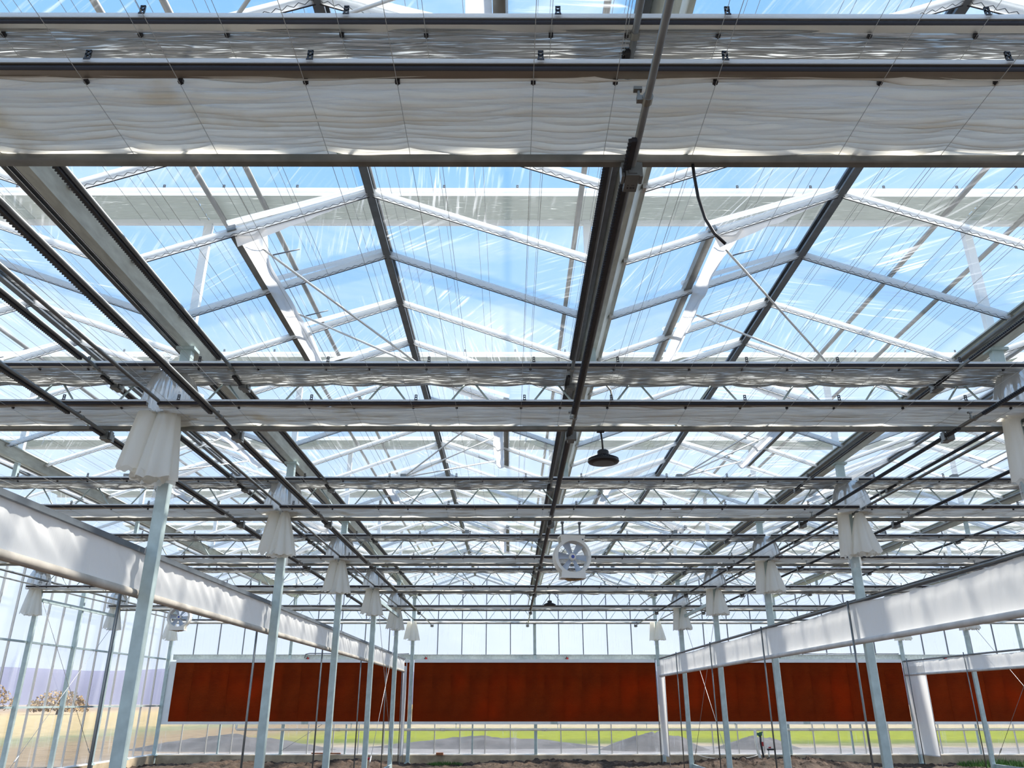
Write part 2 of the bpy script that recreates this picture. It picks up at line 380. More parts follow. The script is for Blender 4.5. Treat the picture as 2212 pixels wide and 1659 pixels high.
# clods near the end wall, finer soil
mb = MB()
mb.grid(lambda u, v: (-11.1 + 26 * u, 23.6 + 3.5 * v, floor_z((26 * u) / 32, (23.6 + 3.5 * v + 1) / 28.2)[2] + 0.012 + 0.05 * noise.noise((u * 26 * 5, v * 18, 3)) + 0.035 * noise.noise((u * 26 * 13, v * 45, 7))), 420, 60)
o = obj('loose_soil', mb.mesh('loose_soil', 'soil')); o['kind'] = 'stuff'; tag(o, 'loose dark soil heaped in clods along the end wall', 'soil')
mb = MB(); mb.grid(lambda u, v: (-900 + 1800 * u, -300 + 1500 * v, -0.06), 4, 4)
o = obj('ground', mb.mesh('ground', 'outdoor_ground')); o['kind'] = 'structure'; o['label'] = 'flat gravel, meadow and stubble fields outside the greenhouse'
# distant hills
mb = MB()
def hillf(u, v):
    a = R(150 - 130 * u); d = 640 + 60 * v
    h = (25 + 9 * noise.noise((u * 6, 0, 3)) + 4 * noise.noise((u * 25, 0, 8))) * math.sin(math.pi * min(1, v * 1.0 + .0))
    return (d * math.cos(a), d * math.sin(a), h - .3)
mb.grid(hillf, 90, 6)
o = obj('hill', mb.mesh('hill', 'hill', True)); o['kind'] = 'structure'; o['label'] = 'long low hazy hills on the horizon'

# ------------------------------------------------------------------ concrete curbs
mb = MB().box(-11.3, 21, 27.14, 27.42, -.1, 0.235)
o = obj('baseboard_back', mb.mesh('baseboard_back', 'concrete')); o['kind'] = 'structure'; o['label'] = 'low concrete curb under the end wall'
mb = MB().box(-11.35, -11.07, 10.9, 27.14, -.1, 0.235)
o = obj('baseboard_left', mb.mesh('baseboard_left', 'concrete')); o['kind'] = 'structure'; o['label'] = 'low concrete curb under the left side wall'

# ------------------------------------------------------------------ columns
def column_mesh(h, w=0.115, d=0.075):
    mb = MB(); c = .008
    prof = [(-w / 2 + c, -d / 2), (w / 2 - c, -d / 2), (w / 2, -d / 2 + c), (w / 2, d / 2 - c), (w / 2 - c, d / 2), (-w / 2 + c, d / 2), (-w / 2, d / 2 - c), (-w / 2, -d / 2 + c)]
    b = len(mb.v)
    for z in (0, h): mb.v += [(x, y, z) for x, y in prof]
    n = 8
    for k in range(n): mb.f.append((k, (k + 1) % n, n + (k + 1) % n, n + k))
    mb.f.append(tuple(range(n - 1, -1, -1))); mb.f.append(tuple(range(n, 2 * n)))
    return mb.mesh('post', 'galvanised')
ME_POST = column_mesh(ZG - 0.0)
ME_BASE = MB().box(-.10, .10, -.09, .09, 0, .02).box(-.075, -.055, -.06, -.04, .02, .05).box(.055, .075, .04, .06, .02, .05).mesh('base_plate', 'galvanised')
ME_HEAD = MB().box(-.09, .09, -.07, .07, -.03, 0).mesh('head_plate', 'galvanised')
ROW = {0: 'left side wall', 1: 'left column row', 2: 'right column row', 3: 'far right column row'}
for ci in (1, 2, 3):
    for k in range(1, 8):
        if ci == 3 and k < 5: continue
        c = thing('column', f'galvanised steel column in the {ROW[ci]}, {ORD[k]}', 'column', (COLX[ci], T[k], 0), f'steel columns of the {ROW[ci]}')
        obj('post', ME_POST, c); obj('base_plate', ME_BASE, c); obj('head_plate', ME_HEAD, c, (0, 0, ZG))
# side wall posts
for i, y in enumerate([11.1 + 2 * j for j in range(9)]):
    nm = f'grey left side wall post, {ORDW[8 - i]} from the far corner' if i < 8 else 'grey corner post where the side wall meets the end wall'
    c = thing('wall_post', nm, 'post', (-11.10, y, 0.2), 'posts of the left side wall')
    obj('post', ME_POST, c, (0, 0, -.2)); obj('base_plate', ME_BASE, c, (0, 0, .02))
# intermediate posts in the end wall
for i, (x, nm) in enumerate(((-7.19, 'left bay'), (0.81, 'middle bay'), (8.81, 'right bay'), (16.81, 'far right bay'))):
    c = thing('wall_post', f'slim grey end wall post in the middle of the {nm}', 'post', (x, 27.2, 0.2), 'posts of the end wall')
    obj('post', column_mesh(ZG - .2, .10, .06), c)

# ------------------------------------------------------------------ lattice girders
def chord_mesh(L, h, d):
    c = .006
    mb = MB(); prof = [(-d / 2 + c, 0), (d / 2 - c, 0), (d / 2, c), (d / 2, h - c), (d / 2 - c, h), (-d / 2 + c, h), (-d / 2, h - c), (-d / 2, c)]
    n = 8
    for x in (0, L): mb.v += [(x, y, z) for y, z in prof]
    for k in range(n): mb.f.append((k, n + k, n + (k + 1) % n, (k + 1) % n))
    mb.f.append(tuple(range(n))); mb.f.append(tuple(range(2 * n - 1, n - 1, -1)))
    return mb.mesh('chord', 'chord_steel')
ME_CHB = chord_mesh(7.87, .045, .05); ME_CHT = chord_mesh(7.87, .045, .05)
ZB, ZT = 4.165, 4.69                    # bottom of both chords
ME_DIA = {s: MB().tube([(0, 0, 0), (s * .365, 0, ZT - ZB - .045)], .010, 8).mesh('diagonal', 'galvanised', True) for s in (-1, 1)}
for k in range(1, 8):
    for si in spans_for(k):
        x0 = COLX[si]
        g = thing('lattice_girder', f'galvanised lattice girder across the {SPAN[si]}, ' + ('against the end wall' if k == 7 else f'{ORDW[k-1]} from the camera'), 'girder', (x0, T[k], ZB), 'lattice girders carrying the screens')
        obj('bottom_chord', ME_CHB, g, (.065, 0, 0)); obj('top_chord', ME_CHT, g, (.065, 0, ZT - ZB))
        for j in range(10):
            xm = .8 * j
            obj('diagonal', ME_DIA[1], g, (xm + (.07 if j == 0 else .02), 0, .045)); obj('diagonal', ME_DIA[-1], g, (xm + .8 - (.07 if j == 9 else .02), 0, .045))
        obj('gutter_stub', MB().box(-.03, .03, -.03, .03, 0, ZG - ZT - .045).mesh('gutter_stub', 'galvanised'), g, (4.0, 0, ZT - ZB + .045))

# ------------------------------------------------------------------ gutters
def gut_prof(): return [(-.045, 0), (.045, 0), (.115, .12), (.15, .125), (.15, .14), (.108, .135), (.038, .012), (-.038, .012), (-.108, .135), (-.15, .14), (-.15, .125), (-.115, .12)]
ME_GUT = MB().extrude(gut_prof(), Y0, WALLY).mesh('trough', 'gutter_steel')
ME_GPIPE = MB().tube([(0, Y0, 0), (0, WALLY, 0)], .022, 10).mesh('drip_pipe', 'pipe_steel', True)
ME_GCHAN = MB().extrude([(-.02, 0), (.02, 0), (.02, .025), (.014, .025), (.014, .006), (-.014, .006), (-.014, .025), (-.02, .025)], Y0, WALLY).mesh('drip_channel', 'dark_steel')
ME_GBR = MB().box(-.012, .012, -.03, .03, -.02, .03).box(-.012, .03, -.012, .012, .02, .05).mesh('bar_bracket', 'aluminium')
GS = ['left wall gutter', 'left bay gutter', 'left column row gutter', 'central gutter', 'right column row gutter', 'right bay gutter', 'far right gutter', 'x', 'x']
GN = ['over the left side wall', 'in the middle of the left bay', 'over the left column row', 'in the middle of the central bay', 'over the right column row', 'in the middle of the right bay', 'over the far right column row', 'in the middle of the far right bay', 'beyond the far right bay']
BARS = [-0.4 + i for i in range(28)]
for i, x in enumerate(GUT):
    g = thing('gutter', f'pale grey-green roof gutter {GN[i]}', 'gutter', (x, 0, ZG), 'roof gutters')
    obj('trough', ME_GUT, g)
    obj('drip_pipe', ME_GPIPE, g, (-.155, 0, .045)); obj('drip_channel', ME_GCHAN, g, (-.115, 0, .055))
    if 1 <= i <= 5:
        for y in BARS:
            if y < 3 or y > 20: continue
            for s in (-1, 1): obj('bar_bracket', ME_GBR, g, (s * .125, y, .10))

# ------------------------------------------------------------------ roofs
SL = math.atan2(ZR - (ZG + .13), 1.87); SLEN = 1.87 / math.cos(SL)
VENT_F = 0.60                                        # vent covers this much of the slope from the ridge
def slope_mat(side, x_r, y, z=ZR):                   # local: X runs down the slope, Y along the house
    return Matrix.Translation((x_r, y, z)) @ (Matrix.Rotation(SL, 4, 'Y') if side > 0 else Matrix.Rotation(math.pi, 4, 'Z') @ Matrix.Rotation(SL, 4, 'Y'))
def flat_pane(L, w): return MB().grid(lambda u, v: (u * L, (v - .5) * w, .004 * math.sin(math.pi * u) * math.sin(math.pi * v)), 4, 4).mesh('pane', 'roof_film', True)
ME_PANE = flat_pane(SLEN, .985); ME_PANE_END = flat_pane(SLEN, .66)
ME_PANE_LOW = flat_pane(SLEN * (1 - VENT_F), .985); ME_PANE_VENT = flat_pane(SLEN * VENT_F, .96)
def rbar_mesh(L, nm):
    return MB().extrude([(-.026, -.03), (.026, -.03), (.026, -.022), (.006, -.018), (.006, .012), (.02, .014), (.02, .022), (-.02, .022), (-.02, .014), (-.006, .012), (-.006, -.018), (-.026, -.022)], 0, L)
def along_x(mb): mb.v = [(y, x, z) for x, y, z in mb.v]; mb.f = [tuple(reversed(f)) for f in mb.f]; return mb
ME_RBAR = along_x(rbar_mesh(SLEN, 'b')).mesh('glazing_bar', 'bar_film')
def zig(L):
    mb = MB(); n = int(L / .035); pts = [((i + .5) * L / n, .012 * (1 if i % 2 else -1), -.031) for i in range(n)]
    for a_, b_ in zip(pts, pts[1:]): mb.bar(a_, b_, .0035, .003)
    return mb
ME_ZIG = zig(SLEN).mesh('spring_clip', 'dark_steel')
ME_GASK = MB().box(0, SLEN, .027, .033, -.034, -.02).mesh('gasket', 'rack_black')
ME_RIDGE = MB().extrude([(-.035, -.05), (.035, -.05), (.035, -.03), (.012, -.028), (.012, .01), (.05, .0), (.05, .02), (0, .045), (-.05, .02), (-.05, 0), (-.012, .01), (-.012, -.028), (-.035, -.03)], Y0, WALLY).mesh('ridge_bar', 'dark_steel')
RN = ['leftmost roof slope pair by the side wall', 'roof slopes left of the left column row', 'clear roof slopes above the camera, left half of the middle bay', 'clear roof slopes right of the central gutter', 'clear roof slopes just right of the right column row', 'roof slopes in the right half of the right bay', 'roof slopes of the far right bay', 'outermost roof slopes on the right']
RV = ['by the side wall', 'left of the left column row', 'left of the central gutter', 'right of the central gutter', 'right of the right column row', 'left of the far right column row', 'in the far right bay', 'x']
def vent_side(k): return -1 if k % 2 == 0 else 1
def vent_at(ri, side, ym):                            # is the pane centred at ym under a vent
    for k in range(1, 8):
        if vent_side(k) == side and abs(ym - T[k]) < 1.55 and 1 <= ri <= 6 and k < 7: return k
    return None
for ri, xr in enumerate(RID):
    c = struct('ceiling', RN[ri], 'roof', (xr, 0, ZR))
    obj('ridge_bar', ME_RIDGE, c)
    for side in (-1, 1):
        for bi, y in enumerate(BARS):
            o = obj('glazing_bar', ME_RBAR, c); o.matrix_local = slope_mat(side, 0, y, -.01)
            if 1 <= ri <= 4 and 3 < y < 12:
                q = obj('spring_clip', ME_ZIG, o); q2 = obj('gasket', ME_GASK, o, (0, 0 if side > 0 else -.06, 0))
            ym = y + .5
            if bi == len(BARS) - 1:
                o = obj('pane', ME_PANE_END, c); o.matrix_local = slope_mat(side, 0, y + .35, 0)
            elif vent_at(ri, side, ym):
                o = obj('pane', ME_PANE_LOW, c); o.matrix_local = slope_mat(side, 0, ym, 0) @ Matrix.Translation((SLEN * VENT_F, 0, 0))
            else:
                o = obj('pane', ME_PANE, c); o.matrix_local = slope_mat(side, 0, ym, 0)
    o = obj('pane', flat_pane(SLEN, .46), c); o.matrix_local = slope_mat(1, 0, Y0 + .25, 0)
    o = obj('pane', flat_pane(SLEN, .46), c); o.matrix_local = slope_mat(-1, 0, Y0 + .25, 0)

# ------------------------------------------------------------------ roof vents
VL = SLEN * VENT_F
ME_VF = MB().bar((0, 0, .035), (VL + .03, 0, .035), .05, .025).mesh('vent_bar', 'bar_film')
ME_VB = MB().bar((VL + .005, -1.52, -.03), (VL + .005, 1.52, -.03), .075, .05).mesh('bottom_rail', 'chord_steel')
def netf(u, v):
    y = -1.5 + 3 * u; s = v
    w = .13 + .05 * noise.noise((y * 1.3, 2.2, 5)) + (.10 * math.exp(-((u - .0) / .12) ** 2))
    return (VL - .02 - w * s * 1.1, y, -.05 - .06 * math.sin(math.pi * min(1, s * .7)) * (1 + .6 * noise.noise((y * 3, s * 3, 1))) + .03 * s)
ME_NET = MB().grid(netf, 60, 8).mesh('insect_net', 'net_white', True)
ME_NETEND = MB().grid(lambda u, v: (VL * (1 - u), -1.47, -.03 - (.12 * (1 - u) + .02 * noise.noise((u * 9, v * 4, 2))) * v), 24, 5).mesh('net_gusset', 'net_white', True)
for k in range(1, 7):
    sd_ = vent_side(k)
    for ri in range(1, 7):
        if ri in (5, 6) and k < 4: continue
        xr = RID[ri]
        v = thing('roof_vent', f'netted roof vent {RV[ri]}, {ORD[k]}', 'roof vent', (xr, T[k] + .0, ZR), 'hinged roof vents')
        Mv = slope_mat(sd_, 0, 0, 0.0) @ Matrix.Rotation(R(-2.2), 4, 'Y')
        for yy in (-1.5, -.5, .5, 1.5):
            o = obj('vent_bar', ME_VF, v); o.matrix_local = Mv @ Matrix.Translation((0, yy, 0))
        o = obj('bottom_rail', ME_VB, v); o.matrix_local = Mv
        for j in (-1, 0, 1):
            o = obj('pane', ME_PANE_VENT, v); o.matrix_local = Mv @ Matrix.Translation((0, j, .038))
        Mn = slope_mat(sd_, 0, 0, 0.0)
        o = obj('insect_net', ME_NET, v); o.matrix_local = Mn @ (Matrix.Scale(-1, 4, (0, 1, 0)) if sd_ < 0 else Matrix.Identity(4))
        o = obj('net_gusset', ME_NETEND, v); o.matrix_local = Mn @ (Matrix.Scale(-1, 4, (0, 1, 0)) if sd_ < 0 else Matrix.Identity(4))
        # three push rods fanning out of one pinion on the girder
        hub = Vector((-sd_ * .36, 0, 4.80 - ZR))
        obj('pinion', MB().box(-.04, .04, -.05, .05, -.06, .04).mesh('pinion', 'pipe_steel'), v, tuple(hub))
        for j, yy in enumerate((-1.3, 0.0, 1.3)):
            p = Mv @ Vector((VL - .10, (yy if sd_ > 0 else -yy), -.05))
            d = (p - hub); 
            mbr = MB().tube([hub, hub + d * .93], .011, 8).tube([hub + d * .93, p], .007, 6)
            ro = obj('push_rod', mbr.mesh('push_rod', 'rod_white', True), v)
            e = hub + d * .9
            obj('spring_strut', MB().tube([e, e + Vector((-sd_ * .22, .06, .10))], .006, 6).mesh('spring_strut', 'dark_steel', True), ro)

# ------------------------------------------------------------------ folded screens
def wires(off):
    xs = []; rng = random.Random(3)
    base = [-4.45, -4.0, -3.48, -2.98, -2.43, -1.8, -1.4, -.87, -.48, .096, .445, .87, 1.57, 2.06, 2.48, 2.9, 3.52, 4.03, 4.49]
    xs = [b + off for b in base]
    x = 4.95
    while x < 19: xs.append(x + off); x += rng.choice((.42, .5, .55))
    x = -4.95
    while x > -11: xs.append(x + off); x -= rng.choice((.42, .5, .55))
    return sorted(xs)
WLO, WUP = wires(0), wires(.09)
def near_pair(x, ws):
    lo = max([w for w in ws if w <= x], default=ws[0]); hi = min([w for w in ws if w > x], default=ws[-1])
    return 0.5 if hi <= lo else (x - lo) / (hi - lo)
def fold_mesh(name, mat, L, xw, width, nf, amp, seed, nx, ny, ws, sag):
    mb = MB()
    def fn(u, v):
        x = u * L; X = x + xw; q = near_pair(X, ws); dr = math.sin(math.pi * q) ** .8
        ph = v * nf + 1.5 * noise.noise((X * .55, v * 2.2, seed)) + .8 * noise.noise((X * 1.7, v * 5, seed + 5)) - .30 * dr * (.4 + v) * (1 + 1.5 * noise.noise((X * .9, 3, seed)))
        am = amp * (.55 + .9 * abs(noise.noise((X * .8, v * 6, seed + 11))))
        f = abs(math.sin(math.pi * ph))
        z = -am * (f ** .8) - sag * dr * (.1 + .9 * v) + .4 * amp * noise.noise((X * 1.5, v * 16, seed + 2)) + .25 * amp * noise.noise((X * 3, v * 40, seed + 4))
        y = -width * (1 - v) + .06 * v + .012 * noise.noise((X * 2, v * 2, seed + 9)) * v
        return (x, y, z + amp * .5)
    mb.grid(fn, nx, ny)
    return mb.mesh(name, mat, True)
def prof_mesh(L): return MB().box(0, L, -.045, 0, -.004, .026).box(0, L, -.058, -.045, .022, .028).mesh('leading_profile', 'aluminium')
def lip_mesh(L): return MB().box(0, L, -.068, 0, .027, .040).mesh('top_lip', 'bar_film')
def seal_mesh(L):
    def fn(u, v): return (u * L, -.047 - .008 * math.sin(math.pi * v), .022 - .026 * v + .002 * noise.noise((u * L * 3, 0, 1)))
    return MB().grid(fn, int(L * 10), 4).mesh('rubber_seal', 'rubber', True)
PL = 7.90
ME_PROFW = prof_mesh(PL); ME_PROFW.materials[0] = MAT['profile_metal']
ME_PROF, ME_LIP, ME_SEAL = prof_mesh(PL), lip_mesh(PL), seal_mesh(PL)
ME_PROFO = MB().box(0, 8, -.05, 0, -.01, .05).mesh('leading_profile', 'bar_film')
clip = MB().box(-.010, .010, -.008, .008, -.010, .008).box(-.004, .004, -.010, .010, -.013, -.006)
ME_CLIP = clip.mesh('hook_clip', 'black_plastic')
hc = MB().box(-.013, -.006, -.004, .004, 0, .04).box(.006, .013, -.004, .004, 0, .04).box(-.013, .013, -.004, .004, .018, .025).box(-.013, .013, -.004, .004, .036, .042).box(-.016, .016, -.006, .006, -.004, .004)
hc.v = [(x_ * .9, y_, z_ * 1.15) for x_, y_, z_ in hc.v]
ME_HCLIP = hc.mesh('wire_clip', 'black_plastic')
WID = 0.46
fold_cache = {}
def screen(kind, k, si, z, ws):
    xa = COLX[si] + .05
    wid = WID if kind == 'white' else (.31 if k == 1 else .36)
    nice = 'white thermal screen' if kind == 'white' else 'silver shade screen'
    s = thing('thermal_screen' if kind == 'white' else 'shade_screen', f'{nice} folded across the {SPAN[si]}, {ORD[k]}', 'screen', (xa, T[k] - .03, z), f'folded {nice}s')
    if kind == 'white':
        nf, amp, sag = (14, .036, .016)
    else: nf, amp, sag = (11, .020, .020)
    if k == 1: nx, ny = 460, 96
    elif k == 2: nx, ny = 240, 48
    elif k <= 4: nx, ny = 120, 30
    else: nx, ny = 70, 20
    key = (kind, k if k < 4 else 4 + (k > 4), si if k < 4 else 0)
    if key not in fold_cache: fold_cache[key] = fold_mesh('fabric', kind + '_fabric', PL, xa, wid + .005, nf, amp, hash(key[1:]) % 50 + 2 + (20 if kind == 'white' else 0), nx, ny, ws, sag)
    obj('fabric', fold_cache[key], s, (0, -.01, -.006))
    p = obj('leading_profile', ME_PROFW if kind == 'white' else ME_PROF, s, (0, -wid, -.002))
    obj('top_lip', ME_LIP, p); obj('rubber_seal', ME_SEAL, p)
    if k <= 5:
        n = 0
        for w in ws:
            if not (xa + .05 < w < xa + PL - .05): continue
            if abs(w) > .72 * T[k] + 1: continue
            if k == 1 and abs(w) > 3: continue
            obj('hook_clip', ME_CLIP, s, (w - xa, -wid + .010, -.010))
            if n % 2 == 0: obj('wire_clip', ME_HCLIP, p, (w - xa + .03, -.064, .038))
            n += 1
    return s
for k in range(1, 8):
    for si in spans_for(k):
        if k == 7:
            screen('white', k, si, ZW, WLO); continue
        screen('white', k, si, ZW, WLO)
        screen('silver', k, si, ZS, WUP)

# screen wires
def wire_label(w, ws, what):
    marks = [(-99, 'beyond the left wall'), (-11.19, 'right of the left wall'), (-7.19, 'right of the left bay gutter'), (-3.19, 'right of the left column row'), (.81, 'right of the central gutter'), (4.81, 'right of the right column row'), (8.81, 'right of the right bay gutter'), (12.81, 'right of the far right column row')]
    m0, nm = [m_ for m_ in marks if m_[0] <= w + 1e-6][-1]
    i = sum(1 for q in ws if m0 - 1e-6 <= q < w - 1e-6)
    return f'{ORDW[i]} {what}, {nm}'
ME_WIRE = MB().tube([(0, Y0, 0), (0, Y1, 0)], .0014, 5, False).mesh('screen_wire', 'wire_nylon')
for w in WLO:
    if w > 13: continue
    o = obj('screen_wire', ME_WIRE, None, (w, 0, ZW - .028)); tag(o, wire_label(w, WLO, 'nylon wire under the white screens'), 'wire', 'wires of the white screens')
for w in WUP:
    if w > 13: continue
    o = obj('screen_wire', ME_WIRE, None, (w, 0, ZS - .022)); tag(o, wire_label(w, WUP, 'nylon wire under the silver screens'), 'wire', 'wires of the silver screens')

# ------------------------------------------------------------------ push rods with toothed racks
def rack_mesh(L):
    mb = MB().box(-.012, .010, 0, L, -.012, .012); n = int(L / .026)
    for i in range(n):
        y = (i + .25) * L / n; w = L / n * .5; b = len(mb.v)
        for (yy, xx) in ((y, -.012), (y + w, -.012), (y + w * .75, -.026), (y + w * .25, -.026)):
            mb.v += [(xx, yy, -.011), (xx, yy, .011)]
        q = b
        mb.f += [(q, q + 2, q + 4, q + 6), (q + 7, q + 5, q + 3, q + 1), (q + 2, q + 3, q + 5, q + 4), (q + 4, q + 5, q + 7, q + 6), (q + 6, q + 7, q + 1, q)]
    return mb.mesh('toothed_rack', 'rack_black')
ME_RACK = rack_mesh(3.6)
ME_ROD = MB().tube([(0, Y0, 0), (0, 26.3, 0)], .0165, 12).mesh('tube', 'pipe_steel', True)
ME_GEAR = MB().box(-.032, .032, -.045, .085, -.055, .02).box(-.05, -.035, -.03, .03, -.05, .03).box(.035, .05, -.03, .03, -.05, .03).box(-.02, .02, -.05, .05, -.045, -.015).mesh('gearbox', 'pipe_steel')
ME_CLAMP = MB().tube([(0, -.02, 0), (0, .02, 0)], .023, 12).box(-.045, -.02, -.012, .012, -.012, .012).box(-.04, -.03, -.006, .006, 0, .055).box(-.055, -.02, -.012, .012, .045, .06).mesh('rod_clamp', 'chord_steel')
ROD_X = [(-3.82, 'just left of the left column row'), (-2.58, 'just right of the left column row'), (0.575, 'beside the central gutter'), (4.15, 'just left of the right column row'), (5.48, 'just right of the right column row'), (-7.43, 'in the middle of the left side bay'), (8.57, 'in the middle of the right bay')]
for x, nm in ROD_X:
    for z, lv, off in ((ZB - .035, 'lower', 0), (ZT - .045, 'upper', 0)):
        r_ = thing('push_rod', f'{lv} screen push rod with toothed rack {nm}', 'push rod', (x, 0, z), 'screen push rods')
        obj('tube', ME_ROD, r_)
        for k in range(1, 8):
            if k < 6: obj('toothed_rack', ME_RACK, r_, (-.020, T[k] - .25, -.02))
            gb = obj('gearbox', ME_GEAR, r_, (0, T[k], -.005))
            if k == 1 and abs(x - .575) < .01 and lv == 'lower':
                pm = MB()                               # two rows of worn, unreadable stamped marks
                for j, (mx_, mw) in enumerate(((-.016, .005), (.004, .004), (.012, .004), (-.017, .007), (-.002, .006), (.007, .004), (.014, .005))):
                    yy = .030 if j < 3 else .048
                    pm.box(mx_, mx_ + mw, yy, yy + (.006 if j < 3 else .011), -.0556, -.0548)
                obj('stamped_marks', pm.mesh('stamped_marks', 'rubber'), gb)
            obj('rod_clamp', ME_CLAMP, r_, (0, T[k] - .02 - (WID if lv == 'lower' else (.31 if k == 1 else .36)), 0))
# drive shafts along the column rows
ME_SHAFT = MB().tube([(0, Y0, 0), (0, 26.9, 0)], .017, 10).mesh('drive_shaft', 'pipe_steel', True)
for x, nm in ((-3.13, 'left'), (4.88, 'right'), (12.87, 'far right')):
    o = obj('drive_shaft', ME_SHAFT, None, (x, 0, 4.262)); tag(o, f'plain grey drive shaft running along the {nm} column row', 'shaft', 'drive shafts')

# ------------------------------------------------------------------ outdoor shade above the roof
EXT = {}
for k in range(1, 8):
    for si in ([1] if k == 1 else [0, 1, 2] if k < 5 else [0, 1, 2, 3]):
        x0 = COLX[si]
        s = thing('outdoor_screen', f'grey outdoor shade folded above the {SPAN[si]} roof, {ORD[k]}', 'shade cloth', (x0, T[k], ZE), 'outdoor shade cloths')
        kk = (k if k < 3 else 3, 0)
        if kk not in EXT: EXT[kk] = fold_mesh('fabric', 'outdoor_fabric', 8.0, 0, .40, 9, .02, 33 + k, 200 if k < 3 else 90, 30, WLO, .005)
        obj('fabric', EXT[kk], s, (0, -.05, 0)); p = obj('leading_profile', ME_PROFO, s, (0, -.45, 0))
        if k <= 3:
            for j in range(11): obj('wire_clip', ME_HCLIP, p, (.3 + .74 * j, -.03, .05))
        obj('support_beam', MB().bar((0, 0, -.03), (8, 0, -.03), .05, .05).mesh('support_beam', 'white_aluminium'), s)
ME_EPOST = MB().box(-.04, .04, -.03, .03, 0, ZE - ZG - .2).box(-.09, .09, -.05, .05, 0, .015).mesh('outdoor_post', 'white_aluminium')
for i, x in enumerate(GUT[:7]):
    for k in range(1, 8):
        if i > 4 and k < 4: continue
        if i < 1: continue
        o = obj('outdoor_post', ME_EPOST, None, (x, T[k], ZG + .14)); tag(o, f'white outdoor post standing on the {GS[i]}, {ORD[k]}', 'post', 'outdoor shade posts')
ME_EROD = MB().tube([(0, Y0, 0), (0, Y1, 0)], .028, 10).mesh('outdoor_rod', 'chord_steel', True)
for x, nm in ((-3.0, 'left of'), (-2.5, 'right of')):
    o = obj('outdoor_rod', ME_EROD, None, (x, 0, ZE - .06)); tag(o, f'grey outdoor shade rod above the roof, just {nm} the left column row' if x < -2.9 else 'grey outdoor shade rod above the left vent slope', 'rod', 'outdoor shade rods')
for x, nm in ((0.70, 'over the central gutter'), (4.50, 'left of the right column row'), (5.35, 'right of the right column row'), (-6.9, 'over the left side bay'), (8.9, 'over the right bay')):
    o = obj('outdoor_rod', ME_EROD, None, (x, 0, ZE - .06)); tag(o, f'grey outdoor shade rod above the roof {nm}', 'rod', 'outdoor shade rods')
ME_EW = MB().tube([(0, Y0, 0), (0, Y1, 0)], .0022, 5, False).mesh('outdoor_wire', 'pipe_steel')
rng = random.Random(5); x = -9.0; WEX = []
while x < 12:
    WEX += [x, x + .09]; x += rng.choice((.42, .55, .7))
for w in WEX:
    o = obj('outdoor_wire', ME_EW, None, (w, 0, ZE - .02)); tag(o, wire_label(w, WEX, 'outdoor shade wire above the roof'), 'wire', 'outdoor shade wires')

# ------------------------------------------------------------------ gathered screen ends hanging at the columns
def skirt(cx, cy, z0, z1, r0, r1, npl, amp, seed, nx=56, nz=14, ell=.8, lean=(0, 0), hem=.05, belly=0.0):
    def fn(u, v):
        th = 2 * math.pi * u; cu, su = math.cos(th), math.sin(th)
        t = v; r = r0 + (r1 - r0) * (t ** .8) + belly * math.sin(math.pi * t)
        pl = math.sin(npl * th + 2.2 * noise.noise((cu * 1.3, su * 1.3, seed)) + 1.5 * t * noise.noise((cu, su, seed + 4)))
        r *= 1 + amp * (.35 + .65 * t) * pl + .14 * t * noise.noise((cu * 2, su * 2, seed + 1))
        z = z0 + (z1 - z0) * t + (hem * noise.noise((cu * 2.5, su * 2.5, seed + 7)) * t ** 3 if hem else 0)
        return (cx + lean[0] * t + r * cu, cy + lean[1] * t + r * su * ell, z)
    return MB().grid(fn, nx, nz)
def cap(cx, cy, z, r, seed, ell=.8):
    def fn(u, v):
        th = 2 * math.pi * u; cu, su = math.cos(th), math.sin(th); rr = r * v
        return (cx + rr * cu, cy + rr * su * ell, z + .05 * noise.noise((cu * v * 4, su * v * 4, seed)) + .03 * math.sin(v * 9 + seed) + .05 * (1 - v))
    return MB().grid(fn, 40, 9)
GATHER = {}
def gather_meshes(v, hi):
    key = (v, hi)
    if key in GATHER: return GATHER[key]
    n = 96 if hi else 44; nz = 18 if hi else 10
    up = skirt(0, -.20, .44, -.01, .15, .25, 9, .13, 3 + v, n, nz, .75, (0, 0), 0, .03).mesh('silver_gather', 'bag_silver', True)
    ml = MB()
    if v == 0:
        a = skirt(.04, -.26, .0, -.62, .10, .185, 8, .15, 12 + v, n, nz, .85, (-.03, 0), .03).mesh('white_gather', 'bag_white', True)
        b = skirt(-.12, -.34, .03, -.54, .075, .115, 3, .14, 20 + v, n // 2, nz, .8, (-.07, 0), .03).mesh('white_gather', 'bag_white', True)
        c = cap(-.02, -.26, -.60, .19, 5).mesh('crumpled_hem', 'bag_white', True)
    elif v == 1:
        a = skirt(.06, -.24, -.01, -.58, .05, .19, 6, .18, 31, n, nz, .85, (.02, 0)).mesh('white_gather', 'bag_white', True)
        b = skirt(-.13, -.16, -.02, -.60, .08, .10, 4, .10, 42, n // 2, nz, .8, (-.03, 0)).mesh('white_gather', 'bag_white', True)
        c = cap(.07, -.24, -.56, .18, 9).mesh('crumpled_hem', 'bag_white', True)
    else:
        a = skirt(.05, -.24, -.01, -.60, .05, .17, 7, .20, 51, n, nz, .85, (.02, 0)).mesh('white_gather', 'bag_white', True)
        b = skirt(-.10, -.22, .02, -.55, .06, .12, 5, .15, 62, n // 2, nz, .8, (-.05, 0)).mesh('white_gather', 'bag_white', True)
        c = cap(.02, -.24, -.58, .17, 14).mesh('crumpled_hem', 'bag_white', True)
    d = skirt(0, 0, -.45, -.74, .085, .09, 5, .05, 77, 24, 6, .75, (0, 0), .03).mesh('clear_sleeve', 'wall_film', True)
    GATHER[key] = (up, a, b, c, d); return GATHER[key]
